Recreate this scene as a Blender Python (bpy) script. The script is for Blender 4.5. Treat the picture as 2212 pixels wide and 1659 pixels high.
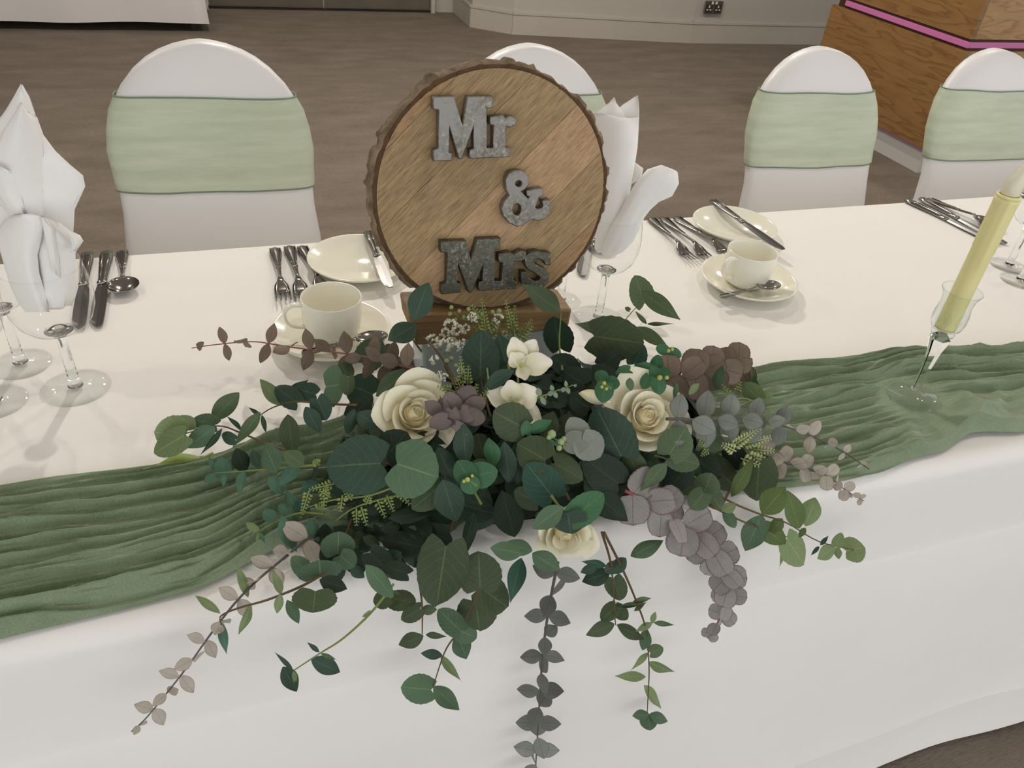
import bpy, bmesh, math, random
from mathutils import Vector, Matrix, noise
random.seed(7)
for o in list(bpy.data.objects): bpy.data.objects.remove(o)
SC = bpy.context.scene
COL = SC.collection
R = math.radians

# ------------------------------------------------------------------ camera
W, H, F = 2212, 1659, 1706.46
CAM = Vector((0, 0, 1.33723))
CR = Vector((0.94538622, -0.31522579, 0.0829313))
CU = Vector((0.12335591, 0.58150945, 0.80413312))
CF = Vector((0.30170883, 0.7499863, -0.58863599))
cd = bpy.data.cameras.new('camera'); cam = bpy.data.objects.new('camera', cd); COL.objects.link(cam)
cd.sensor_width = 36; cd.lens = 36 * F / W; cd.clip_start = 0.02
cam.matrix_world = Matrix(((CR.x, CU.x, -CF.x, 0), (CR.y, CU.y, -CF.y, 0), (CR.z, CU.z, -CF.z, CAM.z), (0, 0, 0, 1)))
SC.camera = cam
def ray(px, py): return CF + CR * ((px - W / 2) / F) - CU * ((py - H / 2) / F)
def onz(px, py, z): d = ray(px, py); return CAM + d * ((z - CAM.z) / d.z)
def ony(px, py, y): d = ray(px, py); return CAM + d * (y / d.y)
def onx(px, py, x): d = ray(px, py); return CAM + d * (x / d.x)

# ------------------------------------------------------------------ world, exposure
wd = bpy.data.worlds.new('room_light'); SC.world = wd; wd.use_nodes = True
wd.node_tree.nodes['Background'].inputs[0].default_value = (0.975, 0.99, 1.015, 1)
wd.node_tree.nodes['Background'].inputs[1].default_value = 1.36
SC.view_settings.view_transform = 'Standard'; SC.view_settings.look = 'None'
SC.view_settings.gamma = 1.0; SC.view_settings.use_curve_mapping = False
SC.view_settings.exposure = 0.11
# downlights in the ceiling: (x, y, watts)
DOWNLIGHTS = [(0.35, 3.35, 112), (1.9, 3.5, 60), (-1.5, 3.3, 40), (3.6, 3.2, 34), (0.2, 5.2, 8), (2.4, 5.0, 8),
              (-1.2, 0.9, 12), (0.9, 0.7, 14), (2.6, 0.9, 16)]
CEIL = 2.75

# ------------------------------------------------------------------ helpers
def lin(c):
    def f(v):
        v /= 255.0
        return v / 12.92 if v <= 0.04045 else ((v + 0.055) / 1.055) ** 2.4
    return (f(c[0]), f(c[1]), f(c[2]), 1)
class NT:
    def __init__(s, m): m.use_nodes = True; s.t = m.node_tree; s.n = s.t.nodes; s.l = s.t.links; s.b = s.n['Principled BSDF']; s.out = s.n['Material Output']
    def add(s, typ, **kw):
        n = s.n.new(typ)
        for k, v in kw.items():
            if k.startswith('i_'):
                key = k[2:]
                n.inputs[int(key) if key.isdigit() else key].default_value = v
            else: setattr(n, k, v)
        return n
    def link(s, a, b): s.l.new(a, b)
    def math(s, op, a, b=None, clamp=False):
        n = s.n.new('ShaderNodeMath'); n.operation = op; n.use_clamp = clamp
        for i, v in enumerate((a, b)):
            if v is None: continue
            if isinstance(v, (int, float)): n.inputs[i].default_value = v
            else: s.l.new(v, n.inputs[i])
        return n.outputs[0]
    def mix(s, fac, a, b, blend='MIX'):
        n = s.n.new('ShaderNodeMix'); n.data_type = 'RGBA'; n.blend_type = blend
        for sock, v in ((n.inputs[0], fac), (n.inputs[6], a), (n.inputs[7], b)):
            if isinstance(v, (int, float)): sock.default_value = v
            elif isinstance(v, (tuple, list)): sock.default_value = v
            else: s.l.new(v, sock)
        return n.outputs[2]
    def ramp(s, fac, stops):
        n = s.n.new('ShaderNodeValToRGB'); e = n.color_ramp.elements
        while len(e) < len(stops): e.new(0.5)
        for i, (p, c) in enumerate(stops): e[i].position = p; e[i].color = c
        s.l.new(fac, n.inputs[0]); return n.outputs[0]
    def coords(s, scale=(1, 1, 1), kind='Object', rot=(0, 0, 0)):
        tc = s.n.new('ShaderNodeTexCoord'); mp = s.n.new('ShaderNodeMapping')
        mp.inputs['Scale'].default_value = scale; mp.inputs['Rotation'].default_value = rot
        s.l.new(tc.outputs[kind], mp.inputs[0]); return mp.outputs[0]
    def noise(s, vec, scale, detail=4, rough=0.5):
        n = s.n.new('ShaderNodeTexNoise'); n.inputs['Scale'].default_value = scale; n.inputs['Detail'].default_value = detail; n.inputs['Roughness'].default_value = rough
        if vec is not None: s.l.new(vec, n.inputs['Vector'])
        return n.outputs[0]
    def bump(s, h, strength, dist=0.002):
        n = s.n.new('ShaderNodeBump'); n.inputs['Strength'].default_value = strength; n.inputs['Distance'].default_value = dist
        s.l.new(h, n.inputs['Height']); s.l.new(n.outputs[0], s.b.inputs['Normal'])
M = {}
def mat(name, col, rough=0.5, metal=0.0, var=0.0, vscale=8, bump=0.0, bscale=200, bdist=0.001, spec=0.5, sheen=0.0, sss=0.0):
    m = bpy.data.materials.new(name); t = NT(m); c = lin(col)
    t.b.inputs['Roughness'].default_value = rough; t.b.inputs['Metallic'].default_value = metal
    t.b.inputs['Specular IOR Level'].default_value = spec
    if sheen: t.b.inputs['Sheen Weight'].default_value = sheen
    if sss:
        t.b.inputs['Subsurface Weight'].default_value = sss; t.b.inputs['Subsurface Radius'].default_value = (0.01, 0.007, 0.005); t.b.inputs['Subsurface Scale'].default_value = 0.5
    v = t.coords()
    n = t.noise(v, vscale)
    lo = tuple(x * (1 - var) for x in c[:3]) + (1,); hi = tuple(min(1, x * (1 + var)) for x in c[:3]) + (1,)
    t.link(t.ramp(n, [(0.3, lo), (0.7, hi)]), t.b.inputs['Base Color'])
    if bump: t.bump(t.noise(v, bscale, 3), bump, bdist)
    M[name] = m; return m
def finish(o, parent=None):
    COL.objects.link(o)
    if parent is not None: o.parent = parent
    return o
def mk(name, verts, faces, material=None, parent=None, smooth=True, uv=None):
    me = bpy.data.meshes.new(name); me.from_pydata([tuple(v) for v in verts], [], faces)
    if uv:
        l = me.uv_layers.new(name='UVMap')
        for lp in me.loops: l.data[lp.index].uv = uv[lp.vertex_index]
    if smooth: me.polygons.foreach_set('use_smooth', [True] * len(me.polygons))
    if material is not None: me.materials.append(M[material] if isinstance(material, str) else material)
    me.update()
    return finish(bpy.data.objects.new(name, me), parent)
def frombm(name, bm, material=None, parent=None, smooth=False):
    me = bpy.data.meshes.new(name); bmesh.ops.recalc_face_normals(bm, faces=bm.faces); bm.to_mesh(me); bm.free()
    if smooth: me.polygons.foreach_set('use_smooth', [True] * len(me.polygons))
    if material is not None: me.materials.append(M[material] if isinstance(material, str) else material)
    return finish(bpy.data.objects.new(name, me), parent)
def tag(o, label, cat, group=None):
    o['label'] = label; o['category'] = cat
    if group: o['group'] = group
    return o
def thing(name, label, cat, loc=(0, 0, 0), rz=0.0, group=None):
    o = bpy.data.objects.new(name, None); COL.objects.link(o); o.location = loc; o.rotation_euler = (0, 0, rz); o.empty_display_size = 0.05
    return tag(o, label, cat, group)
def struct(o): o['kind'] = 'structure'; return o
def bx(bm, x0, x1, y0, y1, z0, z1, bevel=0.0):
    r = bmesh.ops.create_cube(bm, size=1)
    for v in r['verts']: v.co = Vector(((x0 + x1) / 2 + v.co.x * (x1 - x0), (y0 + y1) / 2 + v.co.y * (y1 - y0), (z0 + z1) / 2 + v.co.z * (z1 - z0)))
    if bevel:
        es = list({e for v in r['verts'] for e in v.link_edges})
        bmesh.ops.bevel(bm, geom=es, offset=bevel, segments=2, affect='EDGES', profile=0.5)
def box(name, b, material, parent=None, bevel=0.0):
    bm = bmesh.new(); bx(bm, *b, bevel); return frombm(name, bm, material, parent)
def prism(name, pts, z0, z1, material, parent=None):
    n = len(pts); vs = [(x, y, z0) for x, y in pts] + [(x, y, z1) for x, y in pts]
    fs = [tuple(range(n - 1, -1, -1)), tuple(range(n, 2 * n))] + [(i, (i + 1) % n, n + (i + 1) % n, n + i) for i in range(n)]
    return mk(name, vs, fs, material, parent, smooth=False)
def lathe_data(prof, n=40, cap0=False, cap1=False):
    vs, fs = [], []
    for r, z in prof:
        for i in range(n): a = 2 * math.pi * i / n; vs.append((r * math.cos(a), r * math.sin(a), z))
    for k in range(len(prof) - 1):
        for i in range(n): j = (i + 1) % n; fs.append((k * n + i, k * n + j, (k + 1) * n + j, (k + 1) * n + i))
    if cap0: fs.append(tuple(range(n - 1, -1, -1)))
    if cap1: fs.append(tuple((len(prof) - 1) * n + i for i in range(n)))
    return vs, fs
def lathe(name, prof, material, parent=None, n=40, cap0=False, cap1=False):
    v, f = lathe_data(prof, n, cap0, cap1); return mk(name, v, f, material, parent)
def tube_data(pts, rad, n=6, off=0):
    pts = [Vector(p) for p in pts]; vs, fs = [], []
    up = Vector((0.13, 0.31, 0.94)).normalized()
    for i, p in enumerate(pts):
        d = (pts[min(i + 1, len(pts) - 1)] - pts[max(i - 1, 0)])
        d = d.normalized() if d.length > 1e-9 else Vector((0, 0, 1))
        a = d.cross(up); a = a.normalized() if a.length > 1e-4 else Vector((1, 0, 0)); b = d.cross(a)
        r = rad[i] if isinstance(rad, (list, tuple)) else rad
        for k in range(n): t = 2 * math.pi * k / n; vs.append(p + a * (r * math.cos(t)) + b * (r * math.sin(t)))
    for i in range(len(pts) - 1):
        for k in range(n): j = (k + 1) % n; fs.append((off + i * n + k, off + i * n + j, off + (i + 1) * n + j, off + (i + 1) * n + k))
    fs.append(tuple(off + k for k in range(n - 1, -1, -1))); fs.append(tuple(off + (len(pts) - 1) * n + k for k in range(n)))
    return vs, fs
def tube(name, pts, rad, material, parent=None, n=6):
    v, f = tube_data(pts, rad, n); return mk(name, v, f, material, parent)
def smooth_path(pts, k=6):
    pts = [Vector(p) for p in pts]; out = []
    P = [pts[0] * 2 - pts[1]] + pts + [pts[-1] * 2 - pts[-2]]
    for i in range(1, len(P) - 2):
        for j in range(k):
            t = j / k; a, b, c, d = P[i - 1], P[i], P[i + 1], P[i + 2]
            out.append(0.5 * ((2 * b) + (c - a) * t + (2 * a - 5 * b + 4 * c - d) * t * t + (3 * b - a - 3 * c + d) * t ** 3))
    out.append(pts[-1]); return out
def dup(root, loc, rz, label=None, group=None):
    r = root.copy(); COL.objects.link(r); r.location = loc; r.rotation_euler = (0, 0, rz)
    if label: r['label'] = label
    if group: r['group'] = group
    for ch in list(root.children):
        c = ch.copy(); COL.objects.link(c); c.parent = r
        for g in ch.children:
            d = g.copy(); COL.objects.link(d); d.parent = c
    return r
def loft(sections):
    """closed cross-sections (lists of Vectors of equal count) -> verts, faces with end caps"""
    n = len(sections[0]); vs = [p for s in sections for p in s]; fs = []
    for k in range(len(sections) - 1):
        for i in range(n): j = (i + 1) % n; fs.append((k * n + i, k * n + j, (k + 1) * n + j, (k + 1) * n + i))
    fs.append(tuple(range(n - 1, -1, -1))); fs.append(tuple((len(sections) - 1) * n + i for i in range(n)))
    return vs, fs

# ------------------------------------------------------------------ materials
ZT = 0.75
mat('plaster', (182, 176, 166), 0.85, var=0.02, vscale=3)
mat('skirting', (186, 179, 167), 0.5, var=0.02)
mat('ceiling', (226, 222, 214), 0.9, var=0.01)
mat('linen_white', (246, 243, 238), 0.75, var=0.012, vscale=6, bump=0.15, bscale=900, bdist=0.0004, sheen=0.1)
mat('linen_white_dimmed', (206, 200, 197), 0.8, var=0.02, vscale=3)  # white linen, its colour darkened for the dimmer light by the doors
mat('napkin_white', (248, 246, 243), 0.7, var=0.01, vscale=20, bump=0.12, bscale=900, bdist=0.0004)
mat('spandex', (228, 226, 226), 0.42, var=0.01, vscale=4)
mat('china', (246, 243, 226), 0.12, var=0.008, spec=0.6)
mat('cup_china', (246, 243, 228), 0.14, var=0.006, spec=0.6)
mat('steel', (158, 155, 151), 0.15, metal=1.0, var=0.05, vscale=30)
mat('knife_blade', (112, 110, 108), 0.28, metal=1.0, var=0.03, vscale=30)
mat('door_metal', (150, 142, 130), 0.32, metal=0.9, var=0.12, vscale=4)
mat('door_gap', (30, 26, 22), 0.8)
mat('plinth_white', (205, 202, 200), 0.45)
mat('riser', (206, 212, 214), 0.25)
mat('socket_metal', (150, 144, 134), 0.3, metal=0.9)
mat('socket_dark', (48, 46, 44), 0.5)
mat('socket_white', (226, 222, 214), 0.4)
mat('dark_metal', (60, 56, 52), 0.4, metal=0.6)
mat('candle_wax', (240, 231, 168), 0.4, var=0.03, vscale=15, sss=0.3)
mat('candle_flame', (236, 230, 206), 0.25, var=0.02, sss=0.3)
mat('groove', (66, 40, 22), 0.7, var=0.1)
mat('bark', (124, 106, 84), 0.95, var=0.5, vscale=70, bump=0.9, bscale=130, bdist=0.004)
mat('bark_inner', (86, 62, 40), 0.95, var=0.3, vscale=80, bump=0.7, bscale=200, bdist=0.002)
mat('stem_brown', (96, 74, 46), 0.6, var=0.2, vscale=40)
mat('stem_green', (124, 138, 72), 0.6, var=0.15, vscale=40)
mat('stem_grey', (92, 86, 84), 0.6, var=0.15, vscale=40)
mat('stem_pink', (150, 78, 84), 0.6, var=0.15, vscale=40)
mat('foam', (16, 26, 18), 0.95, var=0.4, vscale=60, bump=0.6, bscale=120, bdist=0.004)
mat('fern', (142, 158, 92), 0.6, var=0.15, vscale=60)
mat('fern_pale', (186, 196, 138), 0.6, var=0.12, vscale=60)
mat('bud', (184, 186, 92), 0.6, var=0.1, vscale=60)
mat('floret', (240, 240, 222), 0.7, var=0.05, vscale=80)
mat('berry', (150, 170, 118), 0.5, var=0.1, vscale=80)
# carpet
m = bpy.data.materials.new('carpet'); t = NT(m); v = t.coords((1, 2.6, 1), 'Object')
n1 = t.noise(v, 3.2, 5, 0.6); v2 = t.coords((60, 210, 60), 'Object'); n2 = t.noise(v2, 1.0, 3, 0.7)
base = t.ramp(n1, [(0.25, lin((140, 131, 120))), (0.55, lin((158, 148, 137))), (0.8, lin((172, 162, 152)))])
t.link(t.mix(0.55, base, t.ramp(n2, [(0.3, lin((70, 62, 54))), (0.75, lin((150, 138, 126)))]), 'OVERLAY'), t.b.inputs['Base Color'])
t.b.inputs['Roughness'].default_value = 0.95; t.b.inputs['Specular IOR Level'].default_value = 0.1
t.bump(n2, 0.6, 0.004); M['carpet'] = m
# oak veneer of the bar
def oak(name, c0, c1, c2, rot, sc=1.0):
    m = bpy.data.materials.new(name); t = NT(m); v = t.coords((1.0 * sc, 1.0 * sc, 5.5 * sc), 'Object', rot)
    n = t.noise(v, 1.3, 3, 0.5)
    w = t.math('FRACT', t.math('MULTIPLY', n, 11.0))
    g = t.noise(t.coords((4, 4, 160), 'Object', rot), 1.0, 4)
    ring = t.ramp(w, [(0.0, lin(c0)), (0.25, lin(c1)), (0.85, lin(c2)), (1.0, lin(c0))])
    t.link(t.mix(0.3, ring, t.ramp(g, [(0.3, lin(c0)), (0.7, lin(c2))])), t.b.inputs['Base Color'])
    t.b.inputs['Roughness'].default_value = 0.42; M[name] = m
oak('oak', (120, 84, 46), (146, 108, 64), (156, 118, 72), (0, 0, 0))
oak('oak_pale', (150, 112, 66), (178, 140, 90), (190, 152, 100), (0, 0, 0), 1.3)
# sash satin
m = bpy.data.materials.new('sash'); t = NT(m)
v = t.coords((3, 3, 26)); n = t.noise(v, 2.0, 4, 0.6)
t.link(t.ramp(n, [(0.3, lin((180, 190, 164))), (0.7, lin((200, 208, 184)))]), t.b.inputs['Base Color'])
t.b.inputs['Roughness'].default_value = 0.42; t.b.inputs['Sheen Weight'].default_value = 0.2; t.bump(n, 0.5, 0.004); M['sash'] = m
mat('sash_hem', (120, 140, 118), 0.5)
# gauze runner
m = bpy.data.materials.new('gauze'); t = NT(m); v = t.coords((1, 1, 1)); n = t.noise(v, 14, 5, 0.6); f = t.noise(t.coords((900, 900, 200)), 1.0, 2)
t.link(t.mix(0.25, t.ramp(n, [(0.3, lin((120, 136, 108))), (0.7, lin((142, 158, 130)))]), t.ramp(f, [(0.35, lin((96, 116, 86))), (0.65, lin((150, 168, 136)))])), t.b.inputs['Base Color'])
t.b.inputs['Roughness'].default_value = 0.9; t.b.inputs['Specular IOR Level'].default_value = 0.15; t.b.inputs['Sheen Weight'].default_value = 0.25
t.bump(t.noise(t.coords((40, 300, 40)), 1.0, 4, 0.6), 0.35, 0.003); M['gauze'] = m
# clear glass: thin walls let most light straight through, edges reflect
def glass(name, tint=(0.97, 0.985, 0.98), edge=0.55):
    m = bpy.data.materials.new(name); t = NT(m); t.n.remove(t.b)
    tr = t.add('ShaderNodeBsdfTransparent'); gl = t.add('ShaderNodeBsdfGlossy'); gl.inputs['Roughness'].default_value = 0.03; gl.inputs['Color'].default_value = (1, 1, 1, 1)
    lw = t.add('ShaderNodeLayerWeight'); lw.inputs['Blend'].default_value = 0.5; fc = lw.outputs['Facing']
    col = t.ramp(fc, [(0.0, tint + (1,)), (0.75, tuple(x * 0.985 for x in tint) + (1,)), (1.0, tuple(x * edge for x in tint) + (1,))])
    t.link(col, tr.inputs['Color'])
    mx = t.add('ShaderNodeMixShader')
    t.link(t.math('ADD', 0.022, t.math('MULTIPLY', t.math('POWER', fc, 5.0), 0.6), True), mx.inputs[0]); t.link(tr.outputs[0], mx.inputs[1]); t.link(gl.outputs[0], mx.inputs[2])
    t.link(mx.outputs[0], t.out.inputs[0]); M[name] = m
glass('clear_glass', (0.985, 0.99, 0.988), 0.6); glass('cut_glass', (0.93, 0.95, 0.945), 0.35)
m = bpy.data.materials.new('solid_glass'); t = NT(m); t.b.inputs['Transmission Weight'].default_value = 1.0; t.b.inputs['Roughness'].default_value = 0.0; t.b.inputs['IOR'].default_value = 1.46; t.b.inputs['Base Color'].default_value = (0.97, 0.99, 0.985, 1); M['solid_glass'] = m
# emitters
def emit(name, col, s):
    m = bpy.data.materials.new(name); t = NT(m); t.b.inputs['Base Color'].default_value = lin(col); t.b.inputs['Emission Color'].default_value = lin(col); t.b.inputs['Emission Strength'].default_value = s; M[name] = m
emit('led_pink', (190, 108, 156), 0.15); emit('lamp_glow', (255, 244, 226), 6.0)
# mango-wood planks of the sign
def plankmat(name, c0, c1, c2, seed):
    m = bpy.data.materials.new(name); t = NT(m)
    v = t.coords((0.55, 5.0, 1), 'UV')
    n = t.noise(v, 5.0 + seed * 0.3, 6, 0.68)
    f = t.noise(t.coords((3.4, 42, 1), 'UV'), 1.6 + 0.1 * seed, 3, 0.7)
    big = t.noise(t.coords((1, 1, 1)), 9 + seed, 3)
    b = t.ramp(n, [(0.34, lin(c0)), (0.5, lin(c1)), (0.66, lin(tuple(min(255, x * 1.05) for x in c2)))])
    b = t.mix(t.ramp(f, [(0.47, (0, 0, 0, 1)), (0.66, (0.85, 0.85, 0.85, 1))]), b, lin(tuple(x * 0.6 for x in c0)))
    b = t.mix(0.35, b, t.ramp(big, [(0.3, lin(c0)), (0.7, lin(c2))]))
    t.link(b, t.b.inputs['Base Color']); t.b.inputs['Roughness'].default_value = 0.6; t.bump(f, 0.15, 0.001); M[name] = m
plankmat('mango_olive', (136, 110, 74), (162, 134, 92), (180, 152, 108), 1)
plankmat('mango_pink', (164, 130, 92), (186, 150, 110), (196, 164, 122), 2)
plankmat('mango_brown', (138, 108, 70), (166, 130, 88), (182, 148, 104), 3)
plankmat('mango_base', (116, 88, 56), (150, 118, 78), (176, 144, 98), 4)
# hammered metal letters
def castmetal(name, c0, c1, c2, c3):
    m = bpy.data.materials.new(name); t = NT(m); v = t.coords(); n = t.noise(v, 260, 3, 0.7); n2 = t.noise(v, 28, 3)
    t.link(t.mix(t.ramp(n2, [(0.35, (0, 0, 0, 1)), (0.65, (1, 1, 1, 1))]), t.ramp(n, [(0.35, lin(c0)), (0.58, lin(c1)), (0.72, lin(c2))]), lin(c3)), t.b.inputs['Base Color'])
    t.b.inputs['Metallic'].default_value = 0.75; t.b.inputs['Roughness'].default_value = 0.42; t.bump(n, 0.4, 0.001); M[name] = m
castmetal('cast_metal', (96, 92, 80), (136, 132, 122), (180, 176, 166), (138, 135, 130)); castmetal('cast_metal_dull', (74, 74, 62), (104, 102, 90), (176, 174, 164), (92, 92, 80))  # second set: green reflection of the leaves put into the Mrs colour
# petals
def petal(name, c0, c1):
    m = bpy.data.materials.new(name); t = NT(m)
    uv = t.coords((1, 1, 1), 'UV'); sp = t.add('ShaderNodeSeparateXYZ'); t.link(uv, sp.inputs[0])
    t.link(t.ramp(sp.outputs[1], [(0.0, lin(c0)), (0.7, lin(c1))]), t.b.inputs['Base Color'])
    t.b.inputs['Roughness'].default_value = 0.65; t.b.inputs['Subsurface Weight'].default_value = 0.45; t.b.inputs['Subsurface Radius'].default_value = (0.012, 0.009, 0.005); t.b.inputs['Subsurface Scale'].default_value = 0.4
    w = t.noise(t.coords((30, 3, 1), 'UV'), 1.0, 3); t.bump(w, 0.15, 0.002); M[name] = m
petal('rose_petal', (250, 234, 186), (253, 246, 222)); petal('silk_petal', (222, 220, 176), (248, 240, 220))
# leaves: colour, vein colour, optional rim colour; veins follow the leaf's own UV
def leafmat(key, c, vein, rim=None, rough=0.55):
    m = bpy.data.materials.new('leaf_' + key); t = NT(m)
    uv = t.coords((1, 1, 1), 'UV'); sp = t.add('ShaderNodeSeparateXYZ'); t.link(uv, sp.inputs[0]); u, vv = sp.outputs[0], sp.outputs[1]
    au = t.math('ABSOLUTE', t.math('SUBTRACT', u, 0.5))
    mid = t.math('LESS_THAN', au, 0.014)
    br = t.math('FRACT', t.math('MULTIPLY', t.math('SUBTRACT', vv, t.math('MULTIPLY', au, 0.9)), 6.0))
    side = t.math('LESS_THAN', br, 0.075)
    side = t.math('MULTIPLY', side, 0.5)
    vm = t.math('MAXIMUM', mid, side)
    oi = t.add('ShaderNodeObjectInfo')
    n = t.noise(t.coords((1, 1, 1), 'Generated'), 4, 3); n2 = t.noise(t.coords((1, 1, 1), 'Generated'), 26, 3, 0.7)
    cl = lin(c)
    dk = tuple(x * 0.7 for x in cl[:3]) + (1,); lt = tuple(min(1, x * 1.35) for x in cl[:3]) + (1,)
    b = t.ramp(t.math('ADD', t.math('MULTIPLY', oi.outputs['Random'], 0.55), t.math('MULTIPLY', n, 0.45)), [(0.1, dk), (0.5, cl), (0.9, lt)])
    b = t.mix(0.22, b, t.ramp(n2, [(0.35, dk), (0.7, lt)]))
    b = t.mix(t.math('MULTIPLY', vm, 0.6), b, lin(vein))
    if rim:
        e = t.math('MAXIMUM', t.math('MULTIPLY', au, 2.0), t.math('MULTIPLY', t.math('ABSOLUTE', t.math('SUBTRACT', vv, 0.4)), 1.66))
        b = t.mix(t.ramp(e, [(0.86, (0, 0, 0, 1)), (1.0, (0.8, 0.8, 0.8, 1))]), b, lin(rim))
    t.link(b, t.b.inputs['Base Color']); t.b.inputs['Roughness'].default_value = rough; t.b.inputs['Specular IOR Level'].default_value = 0.3
    t.b.inputs['Transmission Weight'].default_value = 0.0
    tl = t.add('ShaderNodeBsdfTranslucent'); t.link(b, tl.inputs['Color']); mx = t.add('ShaderNodeMixShader'); mx.inputs[0].default_value = 0.16
    t.link(t.b.outputs[0], mx.inputs[1]); t.link(tl.outputs[0], mx.inputs[2]); t.link(mx.outputs[0], t.out.inputs[0])
    t.bump(t.math('MULTIPLY', vm, -1.0), 0.25, 0.001); M['L' + key] = m
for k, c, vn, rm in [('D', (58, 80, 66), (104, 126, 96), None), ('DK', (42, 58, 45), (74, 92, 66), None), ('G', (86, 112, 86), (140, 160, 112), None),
                     ('G2', (92, 112, 82), (140, 152, 112), None), ('O', (76, 90, 64), (116, 130, 84), None), ('T', (54, 86, 73), (92, 136, 104), None),
                     ('T2', (82, 118, 96), (128, 156, 124), None), ('B', (68, 110, 78), (104, 152, 90), None), ('LG', (122, 140, 98), (168, 184, 120), None),
                     ('L2', (92, 112, 66), (142, 158, 88), None), ('Y', (168, 184, 112), (190, 200, 130), None), ('PG', (136, 152, 128), (170, 184, 156), None),
                     ('P', (120, 108, 104), (134, 112, 108), (92, 44, 50)), ('M', (140, 146, 134), (150, 152, 144), None), ('M2', (82, 76, 68), (96, 90, 80), None),
                     ('GP', (158, 154, 150), (92, 84, 84), (98, 58, 62)), ('BR', (130, 114, 100), (84, 66, 56), (92, 66, 54)), ('GS', (140, 146, 138), (82, 86, 84), (96, 88, 86)),
                     ('TP', (184, 176, 164), (126, 108, 100), (134, 96, 92)), ('DG', (112, 115, 110), (62, 64, 66), None)]:
    leafmat(k, c, vn, rm)
# ================================================================== ROOM
fl = mk('floor', [(-6.2, -3, 0), (9, -3, 0), (9, 7.2, 0), (-6.2, 7.2, 0)], [(0, 1, 2, 3)], 'carpet', smooth=False); struct(fl)
struct(box('ceiling', (-6.2, 9, -3, 7.2, CEIL, CEIL + 0.1), 'ceiling'))
WP = [(1.62, 6.47), (1.80, 6.46), (1.80, 6.0), (2.05, 5.80), (3.4, 5.59), (9, 5.5)]
def wallrun(name, pts, z0, z1, off, material):
    bm = bmesh.new()
    for (x0, y0), (x1, y1) in zip(pts, pts[1:]):
        d = Vector((x1 - x0, y1 - y0)).normalized(); n = Vector((d.y, -d.x))   # towards the room
        q = [Vector((x0, y0)) + n * off - d * off * 0.2, Vector((x1, y1)) + n * off + d * off * 0.2, Vector((x1, y1)) - n * 0.08, Vector((x0, y0)) - n * 0.08]
        v = [bm.verts.new((p.x, p.y, z)) for z in (z0, z1) for p in q]
        for f in ((3, 2, 1, 0), (4, 5, 6, 7), (0, 1, 5, 4), (1, 2, 6, 5), (2, 3, 7, 6), (3, 0, 4, 7)): bm.faces.new([v[i] for i in f])
    return struct(frombm(name, bm, material))
wallrun('wall_back', WP, 0, CEIL, 0.0, 'plaster')
wallrun('wall_recess', [(-6.1, 6.5), (-0.07, 6.5)], 0, CEIL, 0.0, 'plaster')
wallrun('wall_left', [(-6.1, -0.5), (-6.1, 6.5)], 0, CEIL, 0.0, 'plaster')
wallrun('baseboard_left', [(-6.1, -0.5), (-6.1, 6.5)], 0, 0.15, 0.016, 'skirting')
wallrun('wall_over_door', [(-0.07, 6.5), (1.62, 6.5)], 2.1, CEIL, 0.0, 'plaster')
wallrun('baseboard_back', WP[1:], 0, 0.135, 0.016, 'skirting')
wallrun('baseboard_cap', WP[1:], 0.135, 0.15, 0.022, 'skirting')
wallrun('baseboard_recess', [(-6.1, 6.5), (-0.07, 6.5)], 0, 0.15, 0.016, 'skirting')
struct(box('trim_1', (-0.075, -0.015, 6.40, 6.55, 0, 2.1), 'skirting')); struct(box('trim_2', (1.60, 1.63, 6.42, 6.55, 0, 2.1), 'skirting'))
for i, (x0, x1) in enumerate(((-0.01, 0.79), (0.80, 1.595))):
    d = struct(box('door_%d' % (i + 1), (x0, x1, 6.455, 6.5, 0.012, 2.08), 'door_metal', bevel=0.002))
    box('kick_plate', (x0 + 0.02, x1 - 0.02, 6.450, 6.4549, 0.02, 0.32), 'door_metal', d, bevel=0.001)
    xh = 0.70 if i == 0 else 0.89
    tube('pull_handle', [(xh, 6.45, 0.95), (xh, 6.40, 0.96), (xh, 6.40, 1.25), (xh, 6.45, 1.26)], 0.011, 'steel', d)
struct(box('door_sill', (-0.02, 1.6, 6.44, 6.52, 0.0, 0.010), 'door_gap'))
# double wall socket
so = ony(1541, 16, 5.565)
t_ = thing('wall_socket', 'brushed metal double power socket on the white wall above the skirting', 'socket', (so.x, 5.57, so.z), R(-1))
box('face_plate', (-0.075, 0.075, -0.010, 0.0, -0.045, 0.045), 'socket_metal', t_, bevel=0.003)
for sx in (-1, 1):
    s_ = box('outlet', (sx * 0.038 - 0.026, sx * 0.038 + 0.026, -0.0125, -0.0095, -0.036, 0.020), 'socket_dark', t_, bevel=0.002)
    for dx, dz, w, h in ((0, 0.006, 0.005, 0.008), (-0.013, -0.016, 0.007, 0.004), (0.013, -0.016, 0.007, 0.004)):
        box('pin_hole', (sx * 0.038 + dx - w, sx * 0.038 + dx + w, -0.0135, -0.012, dz - h, dz + h), 'socket_white', s_)
    box('rocker_switch', (sx * 0.016 - 0.008, sx * 0.016 + 0.008, -0.014, -0.0095, 0.022, 0.040), 'socket_white', t_, bevel=0.001)
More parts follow.
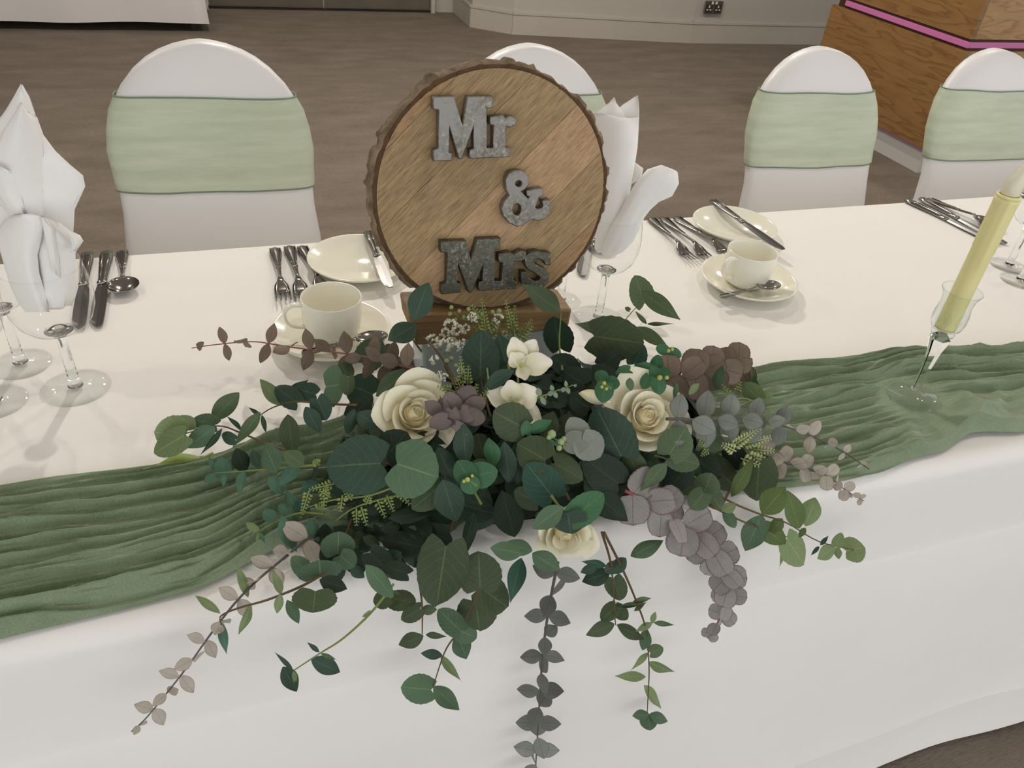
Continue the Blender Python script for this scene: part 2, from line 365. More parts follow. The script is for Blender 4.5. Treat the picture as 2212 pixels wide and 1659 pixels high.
# ceiling downlights carry the room's light
for i, (x, y, p) in enumerate(DOWNLIGHTS):
    t_ = thing('ceiling_downlight', 'round recessed white downlight in the ceiling', 'light', (x, y, CEIL), 0, 'recessed ceiling downlights')
    lathe('trim_ring', [(0.050, -0.001), (0.054, -0.008), (0.066, -0.006), (0.070, -0.0005)], 'ceiling', t_, 32)
    lathe('lens', [(0.0005, -0.003), (0.05, -0.003)], 'lamp_glow', t_, 32)
    ld = bpy.data.lights.new('downlight_lamp', 'SPOT'); ld.energy = p; ld.color = (1.0, 0.935, 0.85); ld.shadow_soft_size = 0.05; ld.spot_size = R(165); ld.spot_blend = 0.6
    lo = bpy.data.objects.new('downlight_lamp', ld); COL.objects.link(lo); lo.parent = t_; lo.location = (0, 0, -0.07)

# ------------------------------------------------------------------ bar counter
bar = thing('bar_counter', 'oak panelled bar counter with glowing pink strips on a white plinth', 'bar', (3.26, 2.96, 0))
box('plinth', (0.04, 2.9, 0.04, 0.98, 0, 0.125), 'plinth_white', bar, 0.002)
box('panel', (0, 0.03, 0.0, 0.99, 0.135, 0.60), 'oak', bar, 0.001); box('panel', (0.03, 2.95, 0.0, 0.03, 0.135, 0.60), 'oak_pale', bar, 0.001)
box('panel', (0.012, 0.04, 0.012, 0.90, 0.65, 1.10), 'oak', bar, 0.001); box('panel', (0.04, 2.95, 0.012, 0.04, 0.65, 1.10), 'oak_pale', bar, 0.001)
box('shadow_gap', (0.022, 2.92, 0.022, 0.97, 0.125, 0.135), 'groove', bar); box('shadow_gap', (0.02, 2.92, 0.02, 0.96, 0.60, 0.65), 'groove', bar)
box('light_strip', (0.008, 0.0215, 0.008, 0.90, 0.612, 0.638), 'led_pink', bar, 0.003); box('light_strip', (0.0215, 2.93, 0.008, 0.0195, 0.612, 0.638), 'led_pink', bar, 0.003)
box('light_strip', (0.012, 0.0215, 0.012, 0.96, 0.127, 0.134), 'led_pink', bar); box('light_strip', (0.0215, 2.92, 0.012, 0.0215, 0.127, 0.134), 'led_pink', bar)
box('carcass', (0.045, 2.9, 0.045, 0.88, 0.66, 1.10), 'groove', bar); box('counter_top', (-0.03, 2.98, -0.03, 0.93, 1.10, 1.14), 'oak', bar, 0.004)

# ------------------------------------------------------------------ clothed table by the doors
t_ = thing('folding_table', 'folding table hidden under the white cloth by the metal doors', 'table', (-1.1, 6.1, 0))
box('table_top', (-1.02, 1.02, -0.33, 0.2, 0.70, 0.735), 'socket_dark', t_)
for lx in (-0.95, 0.98):
    for ly in (-0.30, 0.17): box('leg', (lx - 0.015, lx + 0.015, ly - 0.015, ly + 0.015, 0, 0.70), 'dark_metal', t_)
bm = bmesh.new(); ring = []
def rect_ring(x0, x1, y0, y1, z, n, amp, seed, zamp=0):
    out = []
    per = [((x0, y0), (x1, y0)), ((x1, y0), (x1, y1)), ((x1, y1), (x0, y1)), ((x0, y1), (x0, y0))]
    for (a, b) in per:
        for k in range(n):
            t = k / n; x = a[0] + (b[0] - a[0]) * t; y = a[1] + (b[1] - a[1]) * t
            w = amp * noise.noise((x * 2.3 + seed, y * 2.3, z * 0.4)); zz = zamp * noise.noise((x * 1.7, y * 1.7, seed))
            dx = w if abs(a[0] - b[0]) < 1e-6 else 0; dy = w if abs(a[1] - b[1]) < 1e-6 else 0
            out.append(bm.verts.new((x + dx, y + dy, z + zz)))
    return out
rs = [rect_ring(-2.2 - e, -0.06 + e, 5.765 - e, 6.33 + e, z, 26, am, 3, za) for z, e, am, za in ((0.06, 0.035, 0.03, 0.015), (0.2, 0.028, 0.022, 0), (0.45, 0.014, 0.012, 0), (0.70, 0.003, 0.004, 0), (0.742, 0.0, 0, 0), (0.75, -0.01, 0, 0))]
for a, b in zip(rs, rs[1:]):
    for i in range(len(a)): j = (i + 1) % len(a); bm.faces.new((a[i], a[j], b[j], b[i]))
bm.faces.new(rs[-1]); o = frombm('tablecloth', bm, 'linen_white_dimmed', smooth=True)
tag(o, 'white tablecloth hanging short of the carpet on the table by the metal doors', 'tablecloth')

# ================================================================== HEAD TABLE
def cloth_drop(name, prof, x0, x1, nx, wav, material):
    vs, fs = [], []; n = len(prof)
    for i in range(nx + 1):
        x = x0 + (x1 - x0) * i / nx
        for k, (y, z) in enumerate(prof):
            dep = max(0.0, (ZT - 0.03 - z)) / ZT
            w = dep * wav * (noise.noise((x * 2.1, 0.3 if y < 0.8 else 9.0, z * 0.7)) * 1.0 + 0.35 * noise.noise((x * 5.0, 4, z)))
            zz = 0.012 * noise.noise((x * 1.4, 3.1, 7)) if k in (0, n - 1) else 0
            vs.append((x, y + w, max(z + zz, 0.004)))
    for i in range(nx):
        for k in range(n - 1): fs.append((i * n + k, i * n + k + 1, (i + 1) * n + k + 1, (i + 1) * n + k))
    return mk(name, vs, fs, material)
prof = [(1.222, 0.085), (1.21, 0.3), (1.197, 0.6), (1.190, 0.72), (1.186, 0.742), (1.176, 0.75)]
prof += [(1.1 - 0.05 * k, 0.75) for k in range(12)]
for a in range(0, 91, 15): prof.append((0.506 - 0.022 * math.sin(R(a)), 0.728 + 0.022 * math.cos(R(a))))
prof += [(0.4848, 0.67), (0.4862, 0.596), (0.4850, 0.591), (0.4825, 0.586), (0.476, 0.45), (0.468, 0.3), (0.459, 0.22), (0.4535, 0.166), (0.4505, 0.157)]
o = cloth_drop('tablecloth', prof, -1.7, 3.6, 160, 0.02, 'linen_white')
tag(o, 'white tablecloth covering the long head table with a pressed crease along its front', 'tablecloth')
o = cloth_drop('under_cloth', [(1.205, 0.008), (1.195, 0.3), (1.17, 0.6), (0.51, 0.6), (0.492, 0.45), (0.478, 0.25), (0.466, 0.13), (0.459, 0.024), (0.4545, 0.016), (0.4535, 0.008)], -1.68, 3.58, 160, 0.016, 'linen_white')
tag(o, 'white under cloth reaching the carpet below the hem of the upper tablecloth', 'tablecloth')

# green gauze runner: wrinkles run along its length
def runner():
    nx, nt = 680, 150; vs, fs = [], []
    def interp(x, tb):
        for (xa, ya), (xb, yb) in zip(tb, tb[1:]):
            if x <= xb: u = max(0, min(1, (x - xa) / (xb - xa))); u = u * u * (3 - 2 * u); return ya + (yb - ya) * u
        return tb[-1][1]
    BK = [(-0.6, 0.70), (-0.257, 0.688), (-0.07, 0.684), (0.05, 0.712), (0.12, 0.735), (0.40, 0.72), (0.64, 0.706), (0.84, 0.702), (1.09, 0.678), (1.6, 0.69)]
    FR = [(-0.6, 0.496), (-0.227, 0.496), (-0.086, 0.507), (0.013, 0.537), (0.2, 0.54), (0.417, 0.508), (0.54, 0.496), (0.66, 0.492), (0.75, 0.503), (0.83, 0.52), (0.90, 0.509), (1.3, 0.50), (1.6, 0.51)]
    for i in range(nx + 1):
        x = -1.0 + 2.9 * i / nx; yb, yf = interp(x, BK), interp(x, FR)
        yf += 0.006 * noise.noise((x * 9, 1.7, 0)); yb += 0.004 * noise.noise((x * 8, 5.7, 0))
        for k in range(nt + 1):
            t = k / nt; y = yf + (yb - yf) * t
            loose = max(0.0, min(1.0, (x - 0.62) / 0.2)) * max(0.0, min(1.0, (0.55 - t) / 0.3))    # loosely crumpled corner under the candle holder
            warp = 0.85 * noise.noise((x * 2.6, t * 1.6, 2.0)) + 0.30 * noise.noise((x * 7.5, t * 4, 8.0)) + 0.10 * noise.noise((x * 19, t * 9, 3.0))
            q = (t + 0.10 * warp) * 15
            n1 = noise.noise((x * 2.1, q * 0.55, 0.0)); n2 = noise.noise((x * 4.4, q * 1.25, 4.0)); n3 = noise.noise((x * 11, q * 2.6, 9.0)); n4 = noise.noise((x * 26, q * 4.5, 5.0))
            r1 = (1 - min(1, abs(n1) * 2.6)) ** 1.6; r2 = (1 - min(1, abs(n2) * 2.4)) ** 1.5; r3 = (1 - min(1, abs(n3) * 2.2)) ** 1.4
            m_ = 0.55 + 0.9 * max(0.0, 0.5 + noise.noise((x * 3.1, t * 3.0, 12.0))); h = r1 * 0.0135 + r2 * 0.0075 * m_ + r3 * 0.0034 * m_ + n4 * 0.0009
            c1 = noise.noise((x * 7 + 3, y * 11, 1.0)); c2 = noise.noise((x * 16, y * 22, 6.0)); c3 = noise.noise((x * 34 + 8, y * 40, 6.0))
            hl = 0.006 + (1 - min(1, abs(c1) * 2.6)) * 0.016 + (1 - min(1, abs(c2) * 2.4)) * 0.009 + (0.5 - abs(c3)) * 0.003
            h = h * (1 - loose) + hl * loose
            fd = math.hypot(x - 0.8, y - 0.598); fw = max(0.0, min(1.0, (fd - 0.036) / 0.03)); h = 0.010 + (h - 0.010) * fw      # pressed flat under the candle holder
            edge = min(1.0, t / 0.05, (1 - t) / 0.05)
            vs.append((x, y, ZT + 0.0012 + max(0.0, h) * (0.25 + 0.75 * edge)))
    n = nt + 1
    for i in range(nx):
        for k in range(nt): fs.append((i * n + k, (i + 1) * n + k, (i + 1) * n + k + 1, i * n + k + 1))
    o = mk('table_runner', vs, fs, 'gauze')
    tag(o, 'crinkled sage green gauze runner laid along the head table', 'table runner')
runner()

# ------------------------------------------------------------------ chairs
def sup(hw, hd, n=28, p=3.2):
    out = []
    for i in range(n):
        a = 2 * math.pi * i / n; c, s = math.cos(a), math.sin(a)
        out.append((math.copysign(abs(c) ** (2 / p), c) * hw, math.copysign(abs(s) ** (2 / p), s) * hd))
    return out
def hw_at(z):
    if z <= 0.75: return 0.186 - 0.006 * math.exp(-((z - 0.66) / 0.05) ** 2) + max(0, 0.62 - z) * 0.04
    return 0.186 * math.sqrt(max(0.0, 1 - ((z - 0.75) / 0.187) ** 2))
def ysh(z): return (z - 0.75) * 0.30 if z > 0.60 else -0.045 - (0.60 - z) * 0.06
def chair(loc, label):
    t = thing('banquet_chair', label, 'chair', loc, 0, 'covered banquet chairs behind the head table')
    secs = []
    for z in [0.42, 0.5, 0.58, 0.64, 0.68, 0.72, 0.76, 0.80, 0.835, 0.865, 0.89, 0.908, 0.921, 0.930, 0.935, 0.9368]:
        k = 0.5 + 0.5 * min(1.0, hw_at(z) / 0.12)
        secs.append([Vector((x, y + ysh(z), z)) for x, y in sup(max(hw_at(z), 0.004), 0.03 * k)])
    v, f = loft(secs); mk('back_cover', v, f, 'spandex', t)
    secs = []
    for z, sx, y0, y1 in [(0.01, 0.215, -0.35, -0.02), (0.1, 0.205, -0.345, -0.026), (0.3, 0.196, -0.34, -0.03), (0.44, 0.195, -0.34, -0.03), (0.462, 0.190, -0.335, -0.035), (0.472, 0.17, -0.32, -0.05)]:
        secs.append([Vector((x, (y0 + y1) / 2 + y, z)) for x, y in sup(sx, (y1 - y0) / 2, 28, 5)])
    v, f = loft(secs); mk('seat_cover', v, f, 'spandex', t)
    sx = loc[0] * 7
    zs = [0.684, 0.688, 0.715, 0.75, 0.785, 0.82, 0.844, 0.848]; vs, fs = [], []; nn = 40
    for r, z in enumerate(zs):
        base = sup(1.0, 1.0, nn)
        for i, (cx, cy) in enumerate(base):
            x0 = cx * hw_at(z); zz = z - 0.015 * x0 + 0.004 * noise.noise((x0 * 9 + sx, r * 0.5 + cy * 0.1, 2))
            vs.append(Vector((cx * (hw_at(zz) + 0.003 + 0.0012 * (r % 2 == 1)), cy * 0.0335 + ysh(zz) - 0.0016 * noise.noise((x0 * 5 + sx, z * 40, 1)), zz)))
    for r in range(len(zs) - 1):
        for i in range(nn): j = (i + 1) % nn; fs.append((r * nn + i, r * nn + j, (r + 1) * nn + j, (r + 1) * nn + i))
    s = mk('sash', vs, fs, 'sash', t); s['label'] = 'pale sage green satin sash'
    for r in (0, len(zs) - 1):
        loop = [Vector(vs[r * nn + i]) for i in range(nn)] + [Vector(vs[r * nn])]
        tube('hem', loop, 0.0016, 'sash_hem', s, 5)
    return t
chair((-0.028, 1.605, 0), 'white covered chair with sage sash, behind the three forks of the left place setting')
chair((0.626, 1.592, 0), 'white covered chair with sage sash, mostly hidden behind the round wooden sign')
chair((1.362, 1.584, 0), 'white covered chair with sage sash, behind the bread plate carrying a crossed knife')
chair((1.905, 1.576, 0), 'white covered chair with sage sash, nearest the corner of the oak bar')

# ------------------------------------------------------------------ cutlery
def sect(s, hw, z, th, y_off=0.0, n=8):
    return [Vector((y_off + hw * math.cos(2 * math.pi * i / n + 0.39), -s, z + th / 2 * math.sin(2 * math.pi * i / n + 0.39))) for i in range(n)]
def merge(parts):
    vs, fs = [], []
    for v, f in parts:
        o = len(vs); vs += v; fs += [tuple(i + o for i in q) for q in f]
    return vs, fs
def handle_secs(L, k=1.0, z_end=0.003, z_neck=0.011):
    out = []
    for s, hw in [(0, 0.004), (0.012, 0.0075), (0.04, 0.0098), (0.14, 0.0104), (0.32, 0.0082), (0.5, 0.0058), (0.66, 0.0042), (0.8, 0.0034), (0.93, 0.003), (1.0, 0.0034)]:
        z = z_end + (z_neck - z_end) * (s ** 1.6)
        out.append(sect(s * L, hw * k, z, 0.0042 * k))
    return out
def rib_tubes(L, k, z_end, z_neck):
    parts = []
    for sx in (-1, 1):
        pts = []
        for s, hw in [(0.03, 0.0078), (0.14, 0.0086), (0.32, 0.0064), (0.5, 0.004), (0.64, 0.0028)]:
            pts.append((sx * hw * k, -s * L, z_end + (z_neck - z_end) * (s ** 1.6) + 0.0019 * k))
        parts.append(tube_data(pts, 0.0009 * k, 5))
    parts.append(tube_data([(-0.0046 * k, -0.66 * L, z_end + (z_neck - z_end) * 0.52 + 0.001), (0.0046 * k, -0.66 * L, z_end + (z_neck - z_end) * 0.52 + 0.001)], 0.0016 * k, 6))
    return parts
def fork(label, group, k=1.0):
    t = thing('fork', label, 'fork', (0, 0, 0), 0, group); L = 0.115 * k
    v, f = merge([loft(handle_secs(L, k))] + rib_tubes(L, k, 0.003, 0.011)); mk('handle', v, f, 'steel', t)
    parts = [loft([sect(L - 0.002, 0.0034 * k, 0.011, 0.003 * k), sect(L + 0.008 * k, 0.006 * k, 0.0095, 0.0022), sect(L + 0.016 * k, 0.0108 * k, 0.007, 0.0018), sect(L + 0.026 * k, 0.0122 * k, 0.0046, 0.0017), sect(L + 0.034 * k, 0.0122 * k, 0.0042, 0.0017)])]
    for i in range(4):
        x = (i - 1.5) * 0.0069 * k
        parts.append(loft([sect(L + 0.032 * k, 0.0019 * k, 0.0042, 0.0017, x), sect(L + 0.045 * k, 0.0016 * k, 0.0046, 0.0017, x), sect(L + 0.058 * k, 0.0014 * k, 0.0066, 0.0016, x), sect(L + 0.066 * k, 0.0006 * k, 0.009, 0.001, x)]))
    v, f = merge(parts); mk('head', v, f, 'steel', t); return t
def knife(label, group, k=1.0):
    t = thing('knife', label, 'knife', (0, 0, 0), 0, group); L = 0.10 * k
    secs = [sect(s * L, hw * k, 0.0042, th * k) for s, hw, th in [(0, 0.005, 0.004), (0.03, 0.0088, 0.007), (0.2, 0.0098, 0.0078), (0.5, 0.0078, 0.0074), (0.8, 0.0064, 0.007), (0.93, 0.0062, 0.0066), (0.95, 0.0074, 0.0078), (0.98, 0.0074, 0.0078), (1.0, 0.0062, 0.006)]]
    v, f = merge([loft(secs)] + [tube_data([(sx * 0.004 * k, -0.04 * L, 0.0072), (sx * 0.0044 * k, -0.3 * L, 0.0078), (sx * 0.0026 * k, -0.85 * L, 0.0072)], 0.0009, 5) for sx in (-1, 1)]); mk('handle', v, f, 'steel', t)
    secs = []
    for s, a, b in [(0, -0.006, 0.006), (0.1, -0.007, 0.0078), (0.3, -0.0085, 0.0090), (0.6, -0.0088, 0.0092), (0.8, -0.0086, 0.0090), (0.92, -0.006, 0.0086), (0.985, -0.001, 0.0074), (1.0, 0.003, 0.006)]:
        y = -(L + s * 0.112 * k); secs.append([Vector((a * k, y, 0.0036)), Vector((0, y, 0.0045)), Vector((b * k, y, 0.0049)), Vector((b * k, y, 0.0033)), Vector((0, y, 0.0031))])
    v, f = loft(secs); o = mk('blade', v, f, 'knife_blade', t, smooth=False); return t
def spoon(label, group, k=1.0, bw=0.021, bl=0.03):
    t = thing('spoon', label, 'spoon', (0, 0, 0), 0, group); L = 0.105 * k
    v, f = merge([loft(handle_secs(L, k, 0.003, 0.012))] + rib_tubes(L, k, 0.003, 0.012)); mk('handle', v, f, 'steel', t)
    vs, fs = [], []; nr, na = 6, 28; bw *= k; bl *= k
    for side in (0, 1):
        for i in range(nr + 1):
            q = i / nr
            for j in range(na):
                a = 2 * math.pi * j / na; x = bw * q * math.cos(a); y = bl * q * math.sin(a)
                z = 0.0115 - (1 - q * q) * 0.009 * k - (0.0012 if side else 0)
                vs.append((x, -(L + bl * 0.97) - y, z))
    o1 = (nr + 1) * na
    for s0 in (0, o1):
        for i in range(nr):
            for j in range(na):
                jj = (j + 1) % na; q = (s0 + i * na + j, s0 + i * na + jj, s0 + (i + 1) * na + jj, s0 + (i + 1) * na + j); fs.append(q if s0 else q[::-1])
    for j in range(na): jj = (j + 1) % na; fs.append((nr * na + j, nr * na + jj, o1 + nr * na + jj, o1 + nr * na + j))
    mk('bowl', vs, fs, 'steel', t); return t
def lay(o, p0, p1, z=ZT + 0.0004):
    """p0 handle end, p1 towards the tip, in pixels on the table"""
    a, b = onz(p0[0], p0[1], z), onz(p1[0], p1[1], z); o.location = (a.x, a.y, z); d = b - a; o.rotation_euler = (0, 0, math.atan2(d.x, -d.y)); return o
G_F1, G_F2 = 'forks of the left place setting', 'forks beside the bread plate with the crossed knife'
lay(fork('steel fork furthest from the bread plate, left place setting', G_F1, 0.95), (594, 540), (614, 655))
lay(fork('steel middle fork of the three beside the left teacup', G_F1, 1.0), (625, 536), (652, 640))
lay(fork('steel fork nearest the bread plate, half hidden by the left teacup', G_F1, 0.95), (652, 536), (692, 622))
lay(fork('steel fork with fine handle standing next to the tall napkin goblet', G_F2, 0.96), (1404, 474), (1487, 560))
lay(fork('steel middle fork of the three between napkin goblet and crossed-knife plate', G_F2, 1.0), (1429, 473), (1525, 560))
lay(fork('steel fork closest to the bread plate carrying a crossed knife', G_F2, 0.96), (1458, 472), (1560, 545))
G_K = 'table knives at the back edge of the table'
lay(knife('steel knife seen through the rim of the left napkin goblet', G_K), (191, 551), (172, 700))
lay(knife('steel knife lying between the soup spoon and the left napkin goblet', G_K), (233, 548), (211, 690))
lay(spoon('round steel soup spoon beside the knife near the left napkin goblet', None, 0.92, 0.0225, 0.024), (265, 546), (270, 640))
lay(knife('steel knife on the outer side of the setting behind the candle', G_K), (1955, 435), (2100, 505))
lay(knife('steel knife next to the dessert spoon behind the candle', G_K), (1986, 432), (2150, 520))
lay(spoon('steel dessert spoon behind the candle at the table edge', None, 1.0, 0.019, 0.028), (2003, 432), (2105, 478))
lay(fork('steel fork at the table edge beyond the candle flame', None, 1.0), (2202, 420), (2260, 450))
lay(knife('steel knife tip showing between the wooden sign and the goblet', G_K), (1278, 481), (1256, 590))
lay(spoon('steel soup spoon partly hidden between the sign and the goblet', None, 0.92, 0.0225, 0.024), (1312, 478), (1290, 560))

# ------------------------------------------------------------------ china
def saucer(name, label, cat, loc, rad=0.076, group=None):
    t = thing(name, label, cat, loc, 0, group); k = rad / 0.075
    pr = [(0.0005, 0.0028), (0.022 * k, 0.0028), (0.026 * k, 0.0042), (0.045 * k, 0.0065), (0.062 * k, 0.0125), (0.072 * k, 0.0178), (0.0745 * k, 0.0188), (0.0755 * k, 0.0176), (0.073 * k, 0.0148), (0.062 * k, 0.0085), (0.040 * k, 0.0022), (0.036 * k, 0.0002), (0.0005, 0.0002)]
    lathe('dish', pr, 'china', t, 64); return t
def teacup(label, loc, rz, group):
    t = thing('teacup', label, 'cup', loc, rz, group)
    pr = [(0.0005, 0.0), (0.024, 0.0), (0.027, 0.003), (0.033, 0.008), (0.0365, 0.016), (0.0382, 0.03), (0.0388, 0.058), (0.0384, 0.0592), (0.0372, 0.0588), (0.0368, 0.054), (0.036, 0.03), (0.0335, 0.015), (0.026, 0.0065), (0.0005, 0.005)]
    lathe('body', pr, 'cup_china', t, 64)
    pts = smooth_path([(0.0375, 0, 0.052), (0.048, 0, 0.0545), (0.0575, 0, 0.050), (0.0605, 0, 0.040), (0.056, 0, 0.028), (0.046, 0, 0.022), (0.0365, 0, 0.020)], 6)
    secs = []
    for i, p in enumerate(pts):
        d = (pts[min(i + 1, len(pts) - 1)] - pts[max(i - 1, 0)]).normalized(); nrm = Vector((-d.z, 0, d.x))
        secs.append([p + Vector((0, 0.0052 * math.cos(a), 0)) + nrm * (0.0024 * math.sin(a)) for a in [2 * math.pi * k / 10 for k in range(10)]])
    v, f = loft(secs); mk('handle', v, f, 'cup_china', t); return t
s1 = onz(717, 716, ZT + 0.012); s2 = onz(1616, 604, ZT + 0.012)
saucer('saucer', 'cream saucer under the teacup nearest the wooden sign', 'saucer', (s1.x, s1.y, ZT + 0.0003))
saucer('saucer', 'cream saucer under the teacup with a teaspoon in front of it', 'saucer', (s2.x, s2.y, ZT + 0.0003))
teacup('cream china teacup in front of three forks, beside the wooden sign', (s1.x + 0.002, s1.y + 0.004, ZT + 0.0035), R(186), 'teacups on saucers')
teacup('cream china teacup in front of the crossed-knife bread plate', (s2.x - 0.003, s2.y + 0.004, ZT + 0.0035), R(196), 'teacups on saucers')
p1 = onz(776, 560, ZT + 0.014); p2 = onz(1586, 486, ZT + 0.014)
saucer('bread_plate', 'cream bread plate behind the left edge of the wooden sign', 'plate', (p1.x, p1.y, ZT + 0.0003), 0.077)
saucer('bread_plate', 'cream bread plate at the table edge with a knife laid across', 'plate', (p2.x, p2.y, ZT + 0.0003), 0.075)
k_ = lay(knife('small steel butter knife on the bread plate behind the wooden sign', 'butter knives on bread plates', 0.86), (794, 505), (838, 620), ZT + 0.0165); k_.rotation_euler.x = R(0)
k_ = lay(knife('small steel butter knife laid across the bread plate near the teacup', 'butter knives on bread plates', 0.98), (1537, 437), (1680, 538), ZT + 0.0165)
def teaspoon(label, cx, cy, p0, p1):
    o = spoon(label, 'teaspoons on saucers', 0.66, 0.021, 0.032); lay(o, p0, p1, ZT + 0.013); return o
teaspoon('small steel teaspoon on the saucer near the wooden sign', 0, 0, (652, 768), (790, 745))
teaspoon('small steel teaspoon on the saucer in front of the teacup by the crossed-knife plate', 0, 0, (1556, 646), (1660, 628))

# ------------------------------------------------------------------ glasses
def goblet(label, loc, h=0.16, r=0.036, foot=0.037, group='wine goblets', stem_h=None):
    t = thing('goblet', label, 'glass', loc, 0, group); s = h / 0.16; sh = (0.076 if stem_h is None else stem_h)
    lathe('foot', [(0.0005, 0.0003), (foot, 0.0003), (foot + 0.0006, 0.0012), (foot - 0.0006, 0.002), (foot * 0.6, 0.0034), (0.012, 0.0058), (0.0075, 0.0085)], 'clear_glass', t, 48)
    lathe('stem', [(0.0004, 0.004), (0.0085, 0.0045), (0.0072, 0.0088), (0.0060, 0.014), (0.0054, sh * 0.55), (0.0056, sh * 0.9), (0.0075, sh - 0.001), (0.0095, sh + 0.0028), (0.0004, sh + 0.003)], 'solid_glass', t, 24)
    b = h - sh
    pr = [(0.0005, sh + 0.003), (0.008, sh + 0.0035)] + [(r * q, sh + b * z) for q, z in ((0.45, 0.06), (0.68, 0.13), (0.86, 0.24), (0.97, 0.40), (1.0, 0.52), (0.99, 0.66), (0.95, 0.82), (0.905, 0.97), (0.90, 1.0))]
    lathe('bowl', pr, 'clear_glass', t, 56)
    lathe('bowl_base', [(0.0004, sh + 0.0036), (r * 0.26, sh + 0.0042), (r * 0.34, sh + b * 0.052), (r * 0.20, sh + b * 0.085), (0.0004, sh + b * 0.095)], 'solid_glass', t, 32)
    v, f = lathe_data([(r * 0.90 + 0.0007 * math.cos(a), h + 0.0007 * math.sin(a)) for a in [2 * math.pi * k / 8 for k in range(9)]], 56)
    mk('rim', v, f, 'clear_glass', t); return t
gA = onz(165, 838, ZT); gB = onz(46, 787, ZT); gC = onz(-10, 869, ZT); gD = onz(1292, 688, ZT); gE = onz(1210, 650, ZT); g1 = onz(2178, 575, ZT); g2 = onz(2203, 608, ZT)
goblet('clear goblet with the tall white napkin, in front of the knife and soup spoon', gA, 0.16, 0.044)
goblet('clear goblet standing behind the napkin goblet, away from the flowers', gB, 0.15, 0.034, 0.033)
goblet('clear goblet beside the napkin goblet, only its stem and foot in view', gC, 0.15, 0.036, 0.033)
goblet('clear goblet with folded napkin between the wooden sign and the forks', gD, 0.163, 0.040, 0.036)
goblet('narrow clear wine glass half hidden behind the edge of the wooden sign', gE, 0.155, 0.029, 0.030)
goblet('clear goblet standing behind the yellow candle', g1, 0.155, 0.036, 0.032)
goblet('clear goblet in front of another goblet beyond the candle, foot mostly in view', g2, 0.15, 0.035, 0.032)

# ------------------------------------------------------------------ folded napkins
def planept(px, py, c, dd=0.0):
    d = ray(px, py); n = Vector((CF.x, CF.y, 0)).normalized(); return CAM + d * (((Vector(c) - CAM).dot(n) + dd) / d.dot(n))      # upright plane through the goblet
def pxloft(name, rows, c, bulge, parent, material='napkin_white', dd=0.0, fold=0.12, seed=0.0, n=28, p=2.0):
    """rows of (left px, right px, py left, py right): closed cross-sections with real depth"""
    secs = []
    for ri, (xl, yl, xr, yr) in enumerate(rows):
        a, b = planept(xl, yl, c, dd), planept(xr, yr, c, dd); mid = (a + b) / 2; ex = (b - a) / 2; w = ex.length
        sec = []
        for i in range(n):
            th = 2 * math.pi * i / n; co, si = math.cos(th), math.sin(th)
            f = 1 + fold * noise.noise((co * 1.6 + seed, si * 1.6, ri * 0.22 + seed))
            sec.append(mid + ex * co - CF * (si * min(bulge, w * 0.95) * f))
        secs.append(sec)
    v, f = loft(secs); return mk(name, v, f, material, parent)
def sheet(name, L, Rr, c, parent, dd=(0, 0), bow=0.006, th=0.0012, seed=0, n=10, wob=0.003):
    """a cloth sheet between two pixel curves L and R, bowed towards the viewer, with thickness"""
    front = []
    for i, (l, r) in enumerate(zip(L, Rr)):
        for k in range(n + 1):
            u = k / n; px = l[0] + (r[0] - l[0]) * u; py = l[1] + (r[1] - l[1]) * u
            d = dd[0] + (dd[1] - dd[0]) * u - bow * math.sin(math.pi * u) + wob * noise.noise((u * 2.3 + seed, i * 0.5, seed))
            front.append(planept(px, py, c, d))
    m = len(L); N = n + 1; back = [p + CF * th for p in front]; fs = []
    o = len(front)
    for i in range(m - 1):
        for k in range(n):
            a, b, cc, d = i * N + k, i * N + k + 1, (i + 1) * N + k + 1, (i + 1) * N + k
            fs.append((a, b, cc, d)); fs.append((o + d, o + cc, o + b, o + a))
    rim = [i for i in range(N)] + [i * N + n for i in range(1, m)] + [(m - 1) * N + k for k in range(n - 1, -1, -1)] + [i * N for i in range(m - 2, 0, -1)]
    for a, b in zip(rim, rim[1:] + rim[:1]): fs.append((b, a, o + a, o + b))
    return mk(name, front + back, fs, 'napkin_white', parent)
cA = gA + Vector((0, 0, 0.125))
t_ = thing('napkin', 'white linen napkin folded to a tall point with a rolled cuff', 'napkin', (0, 0, 0), 0, 'folded napkins in goblets')
sheet('back_point', [(45, 181), (30, 208), (12, 238), (-10, 268), (-40, 305), (-60, 350), (-62, 400), (-40, 450), (0, 500), (20, 560), (35, 640)],
      [(47, 182), (62, 208), (78, 250), (92, 290), (118, 325), (150, 355), (178, 378), (183, 402), (160, 452), (155, 540), (150, 650)], cA, t_, (0.012, 0.02), 0.012, seed=1)
sheet('front_layer', [(44, 221), (28, 250), (5, 285), (-15, 330), (-20, 380), (-5, 440), (30, 470), (40, 560), (45, 640)],
      [(46, 222), (62, 243), (80, 262), (90, 300), (93, 350), (93, 400), (95, 450), (120, 560), (135, 655)], cA, t_, (-0.004, 0.008), 0.014, seed=4)
sheet('crossed_flap', [(-20, 350), (-15, 380), (-5, 420), (15, 450), (40, 466)], [(25, 371), (30, 378), (38, 405), (48, 432), (56, 462)], cA, t_, (-0.016, -0.012), 0.006, seed=6)
pxloft('inner_roll', [(24, 480, 110, 480), (10, 505, 140, 508), (8, 540, 145, 545), (22, 590, 148, 598), (40, 640, 148, 640), (60, 668, 135, 664)], cA, 0.015, t_, dd=-0.004, fold=0.35, seed=3, n=36)
sheet('rolled_cuff', [(24, 466), (6, 478), (-4, 498), (-4, 530), (8, 570), (20, 612), (38, 652), (54, 674)], [(62, 461), (86, 466), (94, 488), (88, 520), (80, 550), (84, 590), (96, 630), (106, 674)], cA, t_, (-0.006, -0.022), 0.013, seed=12, n=18, wob=0.005)
